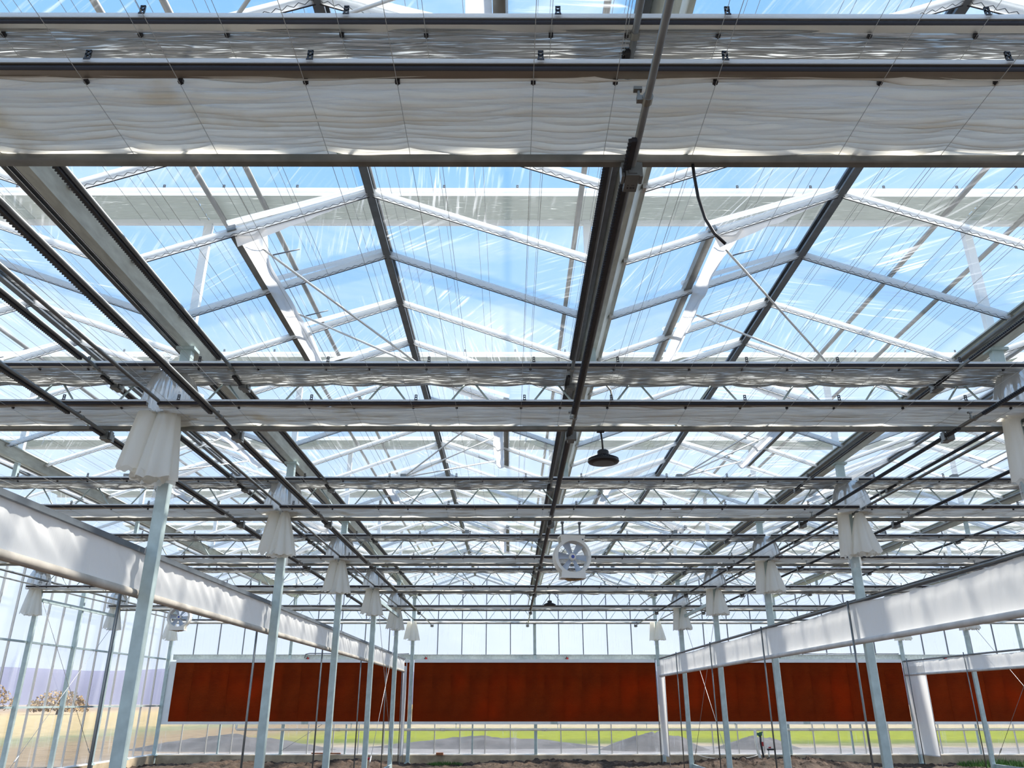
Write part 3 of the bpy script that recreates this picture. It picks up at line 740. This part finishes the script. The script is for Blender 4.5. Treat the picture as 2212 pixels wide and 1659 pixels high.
for ci in (0, 1, 2, 3):
    for k in range(2, 8):
        if ci == 0 and k < 4: continue
        if ci == 3 and k < 5: continue
        v = 1 if ci >= 2 else (0 if k == 2 else 2)
        up, a, b, c, d = gather_meshes(v, k <= 3)
        g = thing('screen_gather', f'gathered white screen ends hanging on the {ROW[ci]}, {ORD[k]}', 'screen end', (COLX[ci] + (.12 if ci == 0 else 0), T[k], ZW), 'gathered screen ends at the columns')
        if k < 7: obj('silver_gather', up, g)
        obj('white_gather', a, g); obj('white_gather', b, g); obj('crumpled_hem', c, g); obj('clear_sleeve', d, g)

# ------------------------------------------------------------------ roll-up curtains along the column rows
def curtain(x, y0, y1, z0, z1, label, slant, sagtop, rollmat, seed):
    c = thing('roll_curtain', label, 'curtain', (x, y0, z0), 'roll-up curtains along the column rows')
    L_ = y1 - y0; nx = int(L_ * 26)
    def fn(u, v):
        y = L_ * u; z = (z1 - z0) * (1 - v)
        q = ((y + y0 - 3.1) % 4.0) / 4.0; sg = sagtop * math.sin(math.pi * q) * (1 - v)
        w = .022 * noise.noise((y * 5 + slant * z * 8, z * .8, seed)) + .016 * noise.noise((y * 14 + slant * z * 18, z * 1.2, seed + 3)) + .02 * noise.noise((y * .8, z, seed + 6))
        return (w * (.4 + .6 * math.sin(math.pi * min(1, v + .15))), y, z - sg)
    obj('film', MB().grid(fn, nx, 12).mesh('film', 'curtain_film', True), c)
    obj('bottom_roll', MB().tube([(0, L_ * i / 40, .006 * noise.noise((i, 0, seed))) for i in range(41)], .036, 14).mesh('bottom_roll', rollmat, True), c)
    obj('top_tube', MB().tube([(-.02, 0, z1 - z0 + .005), (-.02, L_, z1 - z0 + .005)], .012, 8).mesh('top_tube', 'pipe_steel', True), c)
    if slant: obj('top_rail', MB().bar((.02, 0, z1 - z0 + .01), (.02, L_, z1 - z0 + .01), .03, .045).mesh('top_rail', 'dark_steel'), c)
    return c
solid('roll_tan', (0.55, 0.50, 0.43), 0.6, 0.0, 0.25, 4)
solid('roll_grey', (0.62, 0.61, 0.60), 0.5, 0.0, 0.15, 4)
curtain(-3.32, 2.2, 26.2, 2.67, 3.03, 'translucent white roll-up curtain running along the left column row', 1.0, 0.0, 'roll_tan', 3)
curtain(4.69, 4.0, 26.2, 2.53, 3.03, 'translucent white roll-up curtain running along the right column row', .15, .05, 'roll_grey', 13)
curtain(12.69, 17.2, 26.9, 2.58, 2.98, 'short translucent white roll-up curtain along the far right column row', .15, .05, 'roll_grey', 23)
# fixed panels at the far end of each curtain
for x, nm, ya, yb in ((-3.32, 'left', 26.1, 26.85), (4.70, 'right', 25.55, 26.75), (12.70, 'far right', 25.6, 26.9)):
    mb = MB().grid(lambda u, v: (.012 * noise.noise((u * 6, v * 2, x)), ya + (yb - ya) * u, .28 + 2.55 * v), 12, 10)
    p = thing('end_panel', f'upright white film panel closing the end of the {nm} curtain', 'panel', (x, ya, .28))
    obj('film', mb.mesh('film', 'curtain_film', True), p, (0, -ya, -.28))
    obj('edge_tube', MB().tube([(0, 0, -.25), (0, 0, 2.75)], .012, 8).mesh('edge_tube', 'rod_white', True), p)
    obj('edge_tube', MB().tube([(0, yb - ya, -.25), (0, yb - ya, 2.75)], .012, 8).mesh('edge_tube', 'rod_white', True), p)
    obj('bottom_hem', MB().bar((0, 0, 0), (0, yb - ya, 0), .02, .03).mesh('bottom_hem', 'roll_grey'), p)
# guide poles
ME_GP = MB().tube([(0, 0, 0), (0, 0, 3.08)], .014, 10).mesh('guide_pole', 'pipe_steel', True)
for x, nm, ks in ((-3.41, 'left column row', range(2, 8)), (4.61, 'right column row', range(2, 8)), (12.61, 'far right column row', range(5, 8))):
    for k in ks:
        o = obj('guide_pole', ME_GP, None, (x, T[k] - .02 - (.6 if k == 7 else 0), -.02)); tag(o, f'thin grey curtain guide pole at the {nm}, {ORD[k]}', 'pole', 'curtain guide poles')

# ------------------------------------------------------------------ end wall
wb = struct('wall_back', 'glazed end wall with cooling pads', 'wall', (0, WALLY, 0))
MW = .8
edges = [-11.19 + MW * i for i in range(41)]
ZLO, ZPADB, ZPADT, ZBEAM = .26, 1.17, 2.99, 3.20
ME_LOWP = MB().grid(lambda u, v: (MW * u, 0, (ZPADB - ZLO) * v), 1, 1).mesh('pane', 'wall_film')
ME_LOWM = MB().box(-.016, .016, -.03, .01, 0, ZPADB - ZLO).mesh('mullion', 'aluminium')
for i, x in enumerate(edges):
    if i < 40:
        obj('pane', ME_LOWP, wb, (x, 0, ZLO))
        x1 = x + MW; pts = [(0, 0, 0), (MW, 0, 0), (MW, 0, hroof(x1) - ZBEAM)]
        brk = [b_ for b_ in sorted(GUT + RID) if x + .01 < b_ < x1 - .01]
        for b_ in reversed(brk): pts.append((b_ - x, 0, hroof(b_) - ZBEAM))
        pts.append((0, 0, hroof(x) - ZBEAM))
        obj('pane', MB().poly(pts).mesh('pane', 'wall_film'), wb, (x, 0, ZBEAM))
    obj('mullion', ME_LOWM, wb, (x, 0, ZLO))
    if min(abs(x - c_) for c_ in GUT) > .1:
        obj('mullion', MB().box(-.014, .014, -.03, .01, 0, hroof(x) - ZBEAM).mesh('mullion', 'dark_steel'), wb, (x, 0, ZBEAM))
obj('sill', MB().box(-11.19, 20.81, -.05, .03, .235, .27).mesh('sill', 'white_aluminium'), wb)
obj('girt_beam', MB().box(-11.0, 20.81, -.09, -.01, 3.05, 3.20).box(-11.0, 20.81, -.11, .0, 3.20, 3.215).mesh('girt_beam', 'gutter_steel'), wb)
for xr in RID:
    for s in (-1, 1): obj('gable_bar', MB().bar((xr, -.02, ZR - .05), (xr + s * 1.9, -.02, ZG + .09), .04, .05).mesh('gable_bar', 'aluminium'), wb)
# slim intermediate posts under the pads
for c0 in COLX[:4]:
    for dx in (2.0, 6.0):
        obj('lower_post', MB().box(-.025, .025, -.06, -.01, 0, ZPADB - ZLO).mesh('lower_post', 'galvanised'), wb, (c0 + dx, 0, ZLO))

# cooling pads
PN = ['left side bay', 'middle bay', 'right bay', 'far right bay']
ME_PAD = MB().box(0, .592, -.05, .05, 0, ZPADT - ZPADB - .04).mesh('pad_section', 'pad_cellulose')
for si in range(4):
    xa = COLX[si] + (.36 if si == 0 else .08); xb = COLX[si + 1] - .08
    p = thing('cooling_pad', f'dark red-brown evaporative cooling pad in the end wall of the {PN[si]}', 'cooling pad', (xa, WALLY - .12, ZPADB), 'cooling pads of the end wall')
    n = 13; w = (xb - xa) / n
    for j in range(n):
        o = obj('pad_section', ME_PAD, p, (j * w, .004 if j % 2 else -.002, .03)); o.scale = (w / .592, 1, 1)
    obj('top_cover', MB().box(0, xb - xa, -.09, .06, ZPADT - ZPADB - .01, ZPADT - ZPADB + .07).box(0, xb - xa, -.095, -.06, ZPADT - ZPADB - .03, ZPADT - ZPADB + .02).mesh('top_cover', 'white_aluminium'), p)
    obj('bottom_trough', MB().box(-.02, xb - xa + .02, -.09, .06, -.05, .03).mesh('bottom_trough', 'white_aluminium'), p)
    obj('splice_plate', MB().box(0, .22, -.094, -.09, -.05, .03).mesh('splice_plate', 'galvanised'), p, ((xb - xa) * .56, 0, 0))
    if si == 0: obj('side_frame', MB().box(-.26, 0, -.06, .06, -.05, ZPADT - ZPADB).mesh('side_frame', 'white_aluminium'), p)
for x, nm in ((-6.6, 'left side bay'), (-2.75, 'left end of the middle bay'), (1.85, 'centre of the middle bay'), (7.3, 'right bay'), (14.2, 'far right bay')):
    v = thing('pad_valve', f'small red water valve on the beam, {nm}', 'valve', (x, WALLY - .13, 3.09), 'valves above the cooling pads')
    obj('valve_body', MB().tube([(0, 0, -.06), (0, 0, .06)], .022, 10).tube([(-.05, 0, 0), (.05, 0, 0)], .016, 8).mesh('valve_body', 'black_plastic', True), v)
    obj('handle', MB().box(-.012, .045, -.035, -.015, -.03, .03).mesh('handle', 'red_plastic'), v)
for xa, xb, nm in ((-6.7, -3.3, 'left side bay'), (8.8, 12.7, 'right bay')):
    o = obj('supply_hose', MB().tube([(xa, 27.13, 3.1), (xa + .03, 27.13, 3.22), (xa + .15, 27.13, 3.245), (xb, 27.13, 3.235)], .016, 8).mesh('supply_hose', 'dark_steel', True)); tag(o, f'dark supply hose lying on the beam of the {nm}', 'hose')

# white water pipe in front of the lower glazing
pp = thing('water_pipe', 'long white plastic pipe running below the cooling pads', 'pipe', (-8.6, 26.98, .97))
obj('pipe', MB().tube([(0, 0, .14), (0, 0, .03), (.03, 0, 0), (29.4, 0, 0)], .036, 12).mesh('pipe', 'pvc', True), pp)
for i, x in enumerate((3.1, 6.4, 9.6, 12.4, 15.2, 18.0, 21.5, 25)):
    obj('coupling', MB().tube([(x, 0, 0), (x + .16, 0, 0)], .044, 12).mesh('coupling', 'pvc', True), pp)
    obj('hanger', MB().bar((x + .5, 0, .03), (x + .5, .05, .17), .015, .02).box(x + .48, x + .52, .0, .06, .15, .18).mesh('hanger', 'galvanised'), pp)
rs = thing('riser_pipe', 'white upright pipe with green and red valves by the right bay', 'pipe', (7.68, 26.95, 0))
obj('pipe', MB().tube([(0, 0, .95), (0, 0, .5), (.06, -.02, .2), (.1, -.03, -.03)], .045, 12).mesh('pipe', 'pvc', True), rs)
obj('thin_pipe', MB().tube([(.36, 0, -.03), (.36, 0, .55)], .022, 10).mesh('thin_pipe', 'pvc', True), rs)
obj('black_hose', MB().tube([(.16, -.01, .9), (.14, -.01, .6), (.18, -.02, .2), (.24, -.02, -.02)], .03, 10).mesh('black_hose', 'black_plastic', True), rs)
obj('green_valve', MB().box(.06, .2, -.04, .04, .80, .88).bar((.1, 0, .78), (.22, 0, .9), .04, .04).mesh('green_valve', 'green_plastic'), rs)
obj('red_valve', MB().box(.16, .22, -.04, .02, .5, .62).mesh('red_valve', 'red_plastic'), rs)
obj('red_handle', MB().box(.36, .44, -.04, .02, .44, .48).mesh('red_handle', 'red_plastic'), rs)
obj('tap', MB().box(.32, .58, -.03, .03, .38, .43).mesh('tap', 'black_plastic'), rs)
o = obj('thin_hose', MB().tube([(5.75 + 1.85 * i / 12, 26.6, .27 - .12 * math.sin(math.pi * i / 12) ** .7) for i in range(13)], .012, 8).mesh('thin_hose', 'pvc', True)); tag(o, 'thin white hose sagging from the riser pipe', 'hose')

# ------------------------------------------------------------------ left side wall
wlft = struct('wall_left', 'glazed left side wall', 'wall', (-11.19, 0, 0))
ROWS = ((.25, 1.64), (1.68, 3.04), (3.08, 5.02))
mstep = 2 / 3
MEWP = [MB().grid(lambda u, v, a=a, b_=b_: (0, mstep * u, (b_ - a) * v), 1, 1).mesh('pane', 'wall_film') for a, b_ in ROWS]
MEWM = [MB().box(-.01, .04, -.013, .013, 0, b_ - a).mesh('mullion', 'aluminium') for a, b_ in ROWS]
for j in range(24):
    y = 11.1 + mstep * j
    for q, (a, b_) in enumerate(ROWS):
        obj('pane', MEWP[q], wlft, (0, y, a))
        if j % 3: obj('mullion', MEWM[q], wlft, (0, y, a))
for z in (1.66, 3.06): obj('girt_rail', MB().box(.0, .06, 11.1, 27.2, z - .022, z + .022).mesh('girt_rail', 'galvanised'), wlft)
obj('sill', MB().box(-.04, .06, 11.1, 27.2, .232, .262).mesh('sill', 'white_aluminium'), wlft)
for z, r_, nm in ((4.40, .024, 'upper'), (4.25, .017, 'lower')):
    o = obj('eaves_pipe', MB().tube([(-10.85, 11.1, z), (-10.85, 26.8, z)], r_, 10).mesh('eaves_pipe', 'pipe_steel', True)); tag(o, f'{nm} of two dark pipes running under the eaves along the left wall', 'pipe')

# ------------------------------------------------------------------ wind bracing between the fifth and sixth girder
def cable(name, p, q, label, group, chain=False):
    c = thing(name, label, 'brace', p, group)
    p, q = Vector(p), Vector(q); d = q - p
    obj('wire_rope', MB().tube([(0, 0, 0), d], .006, 6).mesh('wire_rope', 'cable_steel', True), c)
    a, b_ = d * .9, d * .94
    obj('turnbuckle', MB().tube([a, a + (b_ - a) * .2, b_ - (b_ - a) * .2, b_], [.006, .016, .016, .006], 8).mesh('turnbuckle', 'chrome_wire', True), c)
for ci, x in ((0, -11.03), (1, -3.12), (2, 4.88), (3, 12.88)):
    nm = ROW[ci]
    cable('brace_cable', (x, T[5] + .06, 3.98), (x, T[6] - .06, .30), f'steel brace cable on the {nm}, falling towards the end wall', 'brace cables')
    cable('brace_cable', (x, T[6] - .06, 3.98), (x, T[5] + .06, .30), f'steel brace cable on the {nm}, rising towards the end wall', 'brace cables')
    s = thing('brace_strut', f'galvanised channel strut high between two columns of the {nm}', 'strut', (x, T[5], 4.0), 'high brace struts')
    obj('channel', MB().bar((0, .04, 0), (0, 3.96, 0), .05, .08).mesh('channel', 'galvanised'), s)
    if ci:
        s = thing('ground_beam', f'low grey channel beam between two column feet of the {nm}', 'beam', (x - .02, T[5], .2), 'low brace beams')
        obj('channel', MB().bar((0, .04, 0), (0, 3.96, 0), .05, .10).mesh('channel', 'galvanised'), s)
        obj('footing', MB().box(-.13, .13, 3.86, 4.12, -.24, -.14).mesh('footing', 'concrete'), s)
for c0, s_ in ((-7.19, 1), ):
    cable('brace_cable', (c0 + .03, 27.1, .35), (c0 + 1.25, 27.1, 1.12), 'short brace cable in the lower end wall, left of the left column row', None)

# ------------------------------------------------------------------ circulation fans
def fan(loc, rz, strap, label, tilt=0):
    f = thing('circulation_fan', label, 'fan', loc, 'hanging circulation fans'); f.rotation_euler = (0, 0, rz)
    RO, RI, D = .255, .215, .20
    n = 48; mb = MB()
    ring = [(RI, -D / 2), (RO, -D / 2), (RO, -D / 2 + .03), (RO - .02, -D / 2 + .04), (RO - .02, D / 2 - .04), (RO, D / 2 - .03), (RO, D / 2), (RI, D / 2)]
    for r_, y in ring + [ring[0]]:
        for k in range(n):
            th = 2 * math.pi * k / n; mb.v.append((r_ * math.cos(th), y, r_ * math.sin(th)))
    for i in range(len(ring)):
        for k in range(n): mb.f.append((i * n + k, i * n + (k + 1) % n, (i + 1) * n + (k + 1) % n, (i + 1) * n + k))
    obj('housing', mb.mesh('housing', 'white_plastic'), f)
    for s_ in (1, -1):
        pl = MB()
        for y in (-D / 2, D / 2 - .02):
            b0 = len(pl.v); zz = s_ * .275
            arc = [(RO * math.cos(th), RO * math.sin(th)) for th in [R(50 + 80 * i / 14) for i in range(15)]]
            out_ = [(-.17, .275), (.17, .275)]
            poly = arc + out_
            for yy in (y, y + .02): pl.v += [(px, yy, s_ * pz) for px, pz in poly]
            m_ = len(poly)
            # strips between the arc and the straight outer edge
            for yy in (0, 1):
                for i in range(14):
                    pass
            for i in range(m_): pl.f.append((b0 + i, b0 + (i + 1) % m_, b0 + m_ + (i + 1) % m_, b0 + m_ + i))
            bm_front = [b0 + i for i in range(m_)]; bm_back = [b0 + m_ + i for i in range(m_)]
            half = 7
            # fan triangulation from the outer corners keeps the concave edge
            for base in (b0, b0 + m_):
                L_, R_ = base + 15, base + 16
                for i in range(half): pl.f.append((base + i, base + i + 1, R_))
                for i in range(half, 14): pl.f.append((base + i, base + i + 1, L_))
                pl.f.append((base + half, L_, R_))
        pl.box(-.175, .175, -D / 2, D / 2, s_ * .285 - .01, s_ * .285 + .01)
        obj('mounting_plate', pl.mesh('mounting_plate', 'white_plastic'), f)
    hub = MB().tube([(0, -.07, 0), (0, -.055, 0), (0, .05, 0)], [.035, .05, .05], 24); hb = obj('hub', hub.mesh('hub', 'white_plastic'), f)
    obj('badge', MB().tube([(0, -.074, 0), (0, -.0705, 0)], .024, 18).mesh('badge', 'blue_print'), hb, label='round blue badge')
    for k in range(6):
        a = R(-5 + 60 * k)
        def bl(u, v, a=a):
            r_ = .045 + .16 * u; w = (.030 + .022 * u); s_ = (v - .5) * 2 * w; tw = R(38 - 16 * u)
            tx, ty = s_ * math.cos(tw), s_ * math.sin(tw) + .004 * math.cos(math.pi * (v - .5)) * 4
            return (r_ * math.cos(a) - tx * math.sin(a), -.03 + ty, r_ * math.sin(a) + tx * math.cos(a))
        obj('blade', MB().grid(bl, 6, 5).mesh('blade', 'blade_plastic', True), f)
    gd = MB()
    for r_ in [.05 + .02 * i for i in range(9)]: gd.tube([(r_ * math.cos(2 * math.pi * k / 40), .085, r_ * math.sin(2 * math.pi * k / 40)) for k in range(41)], .0022, 5, False)
    for k in range(8): gd.tube([(.03 * math.cos(R(45 * k)), .087, .03 * math.sin(R(45 * k))), (.216 * math.cos(R(45 * k)), .087, .216 * math.sin(R(45 * k)))], .0028, 5)
    obj('wire_guard', gd.mesh('wire_guard', 'chrome_wire', True), f)
    obj('motor', MB().tube([(0, .05, 0), (0, .085, 0)], .05, 20).mesh('motor', 'white_plastic'), f)
    for sx_ in (-.125, .125): obj('hanger_strap', MB().bar((sx_, 0, .24), (sx_ * .98, .0, .28 + strap), .026, .006, (0, 1, 0)).box(sx_ - .02, sx_ + .02, -.02, .02, .26 + strap, .29 + strap).mesh('hanger_strap', 'dark_steel'), f)
    obj('bolt', MB().tube([(.14, -D / 2 - .008, .235), (.14, -D / 2, .235)], .011, 10).mesh('bolt', 'dark_steel'), f)
    obj('latch', MB().tube([(RO - .03, -D / 2 - .01, 0), (RO - .03, -D / 2, 0)], .014, 10).mesh('latch', 'aluminium'), f)
    obj('nest_straw', MB().grid(lambda u, v: (-.10 + .22 * u, -.1 + .17 * v, -.297 - .02 * abs(noise.noise((u * 6, v * 6, 2))) - .012 * math.sin(math.pi * u)), 14, 8).mesh('nest_straw', 'cardboard', True), f, label='dirty tan crust under the fan')
    return f
fan((.86, T[3] + .0, CAMZ + 1.87), R(9), .21, 'white hanging circulation fan with blue hub badge below the third girder')
fan((-7.72, T[5], CAMZ + 1.83), R(4), .25, 'smaller-looking white circulation fan above the left end of the cooling pad')

# ------------------------------------------------------------------ black high bay lamps
def lamp(loc, ztop, label):
    l = thing('high_bay_lamp', label, 'lamp', loc, 'black high bay lamps')
    body = [(0.0, -.018), (.10, -.018), (.138, -.012), (.148, 0), (.140, .016), (.105, .034), (.075, .046), (.062, .056), (.056, .062), (0, .062)]
    sh = obj('housing', MB().lathe(body, 40).mesh('housing', 'black_plastic', True), l)
    obj('driver_box', MB().lathe([(.0, .06), (.052, .06), (.054, .066), (.054, .100), (.040, .112), (.015, .116), (0, .116)], 12).mesh('driver_box', 'black_plastic'), l)
    fn = MB()
    for k in range(36):
        a = 2 * math.pi * k / 36; fn.bar((.078 * math.cos(a), .078 * math.sin(a), .047), (.142 * math.cos(a), .142 * math.sin(a), .018), .003, .012)
    obj('cooling_fins', fn.mesh('cooling_fins', 'black_plastic'), sh)
    obj('lens', MB().lathe([(0, -.0195), (.095, -.0195), (.1, -.018)], 32).mesh('lens', 'dark_steel', True), sh)
    obj('stem', MB().tube([(0, 0, .11), (-.004, 0, .2), (-.014, .0, ztop - loc[2])], .0085, 8).mesh('stem', 'black_plastic', True), l)
    obj('hook', MB().box(-.05, .02, -.02, .02, ztop - loc[2] - .012, ztop - loc[2]).mesh('hook', 'black_plastic'), l)
lamp((.872, T[2], CAMZ + 2.085), ZB, 'black high bay lamp hanging right of the central gutter below the second girder')
lamp((.93, T[5], CAMZ + 2.10), ZB, 'small distant black high bay lamp hanging far down the middle bay')
# power cable dangling where a lamp is missing
o = obj('power_cable', MB().tube([(.872, 3.1, CAMZ + 2.42), (.874, 3.1, CAMZ + 2.32), (.882, 3.1, CAMZ + 2.20), (.905, 3.1, CAMZ + 2.08), (.94, 3.1, CAMZ + 2.0), (.985, 3.1, CAMZ + 1.945)], .0075, 10).mesh('power_cable', 'black_plastic', True)); tag(o, 'loose black power cable dangling from the nearest girder', 'cable')
o = obj('power_cable', MB().tube([(.90, T[2] + .05, ZT + .02), (.98, T[2] + .05, 4.6), (1.0, T[2] + .05, 4.45), (.93, T[2] + .02, 4.3), (.89, T[2], 4.2)], .009, 8).mesh('power_cable', 'chord_steel', True)); tag(o, 'grey power cable looping through the second girder to the lamp', 'cable')

# ------------------------------------------------------------------ things by the end wall and outside
def tuft(name, x, y, r_, n, h, label, seed):
    rg = random.Random(seed); mb = MB()
    for i in range(n):
        a = rg.random() * 6.283; d = r_ * rg.random() ** .5; px, py = x + d * math.cos(a), y + .5 * d * math.sin(a)
        hh = h * (.5 + rg.random() * .6) * (1 - .5 * d / r_); w = .012; a2 = rg.random() * 6.283
        dx, dy = math.cos(a2) * w, math.sin(a2) * w; lx, ly = rg.uniform(-.06, .06), rg.uniform(-.06, .06)
        b = len(mb.v); z0 = .0
        mb.v += [(px - dx, py - dy, z0), (px + dx, py + dy, z0), (px + dx * .6 + lx * .5, py + dy * .6 + ly * .5, z0 + hh * .6), (px - dx * .6 + lx * .5, py - dy * .6 + ly * .5, z0 + hh * .6), (px + lx, py + ly, z0 + hh)]
        mb.f += [(b, b + 1, b + 2, b + 3), (b + 3, b + 2, b + 4)]
    o = obj(name, mb.mesh(name, 'grass_leaf')); o['kind'] = 'stuff'; tag(o, label, 'weeds')
tuft('weed_patch', -1.95, 26.3, .55, 500, .16, 'small patch of green weeds at the foot of the end wall', 1)
tuft('weed_patch', 14.6, 25.9, 1.3, 900, .28, 'green weeds at the foot of the far right pad', 2)
o = obj('brick', MB().box(-.11, .11, -.06, .06, 0, .07).box(-.10, .10, -.05, .05, .07, .072).mesh('brick', 'brick_red'), None, (-2.2, 27.16, .235)); tag(o, 'red brick lying on the curb under the middle pad', 'brick')
o = obj('wood_plank', MB().box(-.45, .45, -.05, .05, 0, .03).box(-.45, -.40, -.05, .05, .03, .034).mesh('wood_plank', 'brick_red'), None, (-5.75, 27.15, .27)); tag(o, 'brown wooden plank lying on the sill left of the left column row', 'plank')
o = obj('red_cap', MB().lathe([(0, .07), (.08, .07), (.11, .04), (.12, 0), (0, 0)], 16).mesh('red_cap', 'red_plastic', True), None, (-4.3, 26.2, .16)); tag(o, 'small red plastic cap lying on the soil heap', 'cap')
def mound(x, y, rx, ry, h, label, seed):
    def fn(u, v):
        a = 2 * math.pi * u; r_ = v
        z = h * (math.cos(math.pi * r_ / 2) ** 1.2) * (1 + .35 * noise.noise((math.cos(a) * r_ * 3, math.sin(a) * r_ * 3, seed))) + .12 * noise.noise((math.cos(a) * r_ * 9, math.sin(a) * r_ * 9, seed + 3)) * (1 - r_)
        return (rx * r_ * math.cos(a), ry * r_ * math.sin(a), z - .08)
    o = obj('soil_mound', MB().grid(fn, 48, 14).mesh('soil_mound', 'mound_soil', True), None, (x, y, 0)); tag(o, label, 'soil mound', 'soil mounds outside')
mound(6.0, 36, 2.4, 1.6, .62, 'dark soil mound outside behind the right half of the middle pad', 4)
mound(10.6, 37, 1.9, 1.5, .45, 'dark soil mound outside behind the left end of the right pad', 8)
mound(-1.0, 38, 5.5, 1.8, .40, 'long low dark soil mound outside behind the middle pad', 12)
mound(-11.6, 36, 4.6, 1.8, .50, 'long low dark soil mound outside behind the left pad', 16)
def tree(x, y, h, w, seed, label):
    t_ = thing('tree', label, 'tree', (x, y, -.06), 'ochre trees beyond the left wall')
    rg = random.Random(seed); mb = MB()
    for i in range(1100):
        a, q = rg.random() * 6.283, rg.random() ** .5
        c = Vector((.5 * w * q * math.cos(a), .4 * w * q * math.sin(a), h * (.12 + .85 * rg.random() ** .8 * (1.08 - .75 * q * q))))
        d1 = Vector((rg.uniform(-1, 1), rg.uniform(-1, 1), rg.uniform(-1, 1))).normalized() * .22; d2 = d1.cross(Vector((rg.uniform(-1, 1), rg.uniform(-1, 1), rg.uniform(-1, 1)))).normalized() * .16
        mb.poly([c - d1, c + d2, c + d1, c - d2])
    obj('crown', mb.mesh('crown', 'tree_ochre'), t_, kind='stuff')
    obj('trunk', MB().tube([(0, 0, 0), (.1, 0, h * .3), (0, .1, h * .6)], [.25, .18, .1], 8).mesh('trunk', 'trunk', True), t_)
for x, y, h, w, s_, lb in ((-83, 130, 5.6, 13, 1, 'broad ochre tree far outside the left wall'), (-96, 136, 6.2, 12, 2, 'tall ochre tree at the left edge of the distant field'), (-70, 132, 3.6, 9, 3, 'low ochre bush right of the broad tree in the field')):
    tree(x, y, h, w, s_, lb)
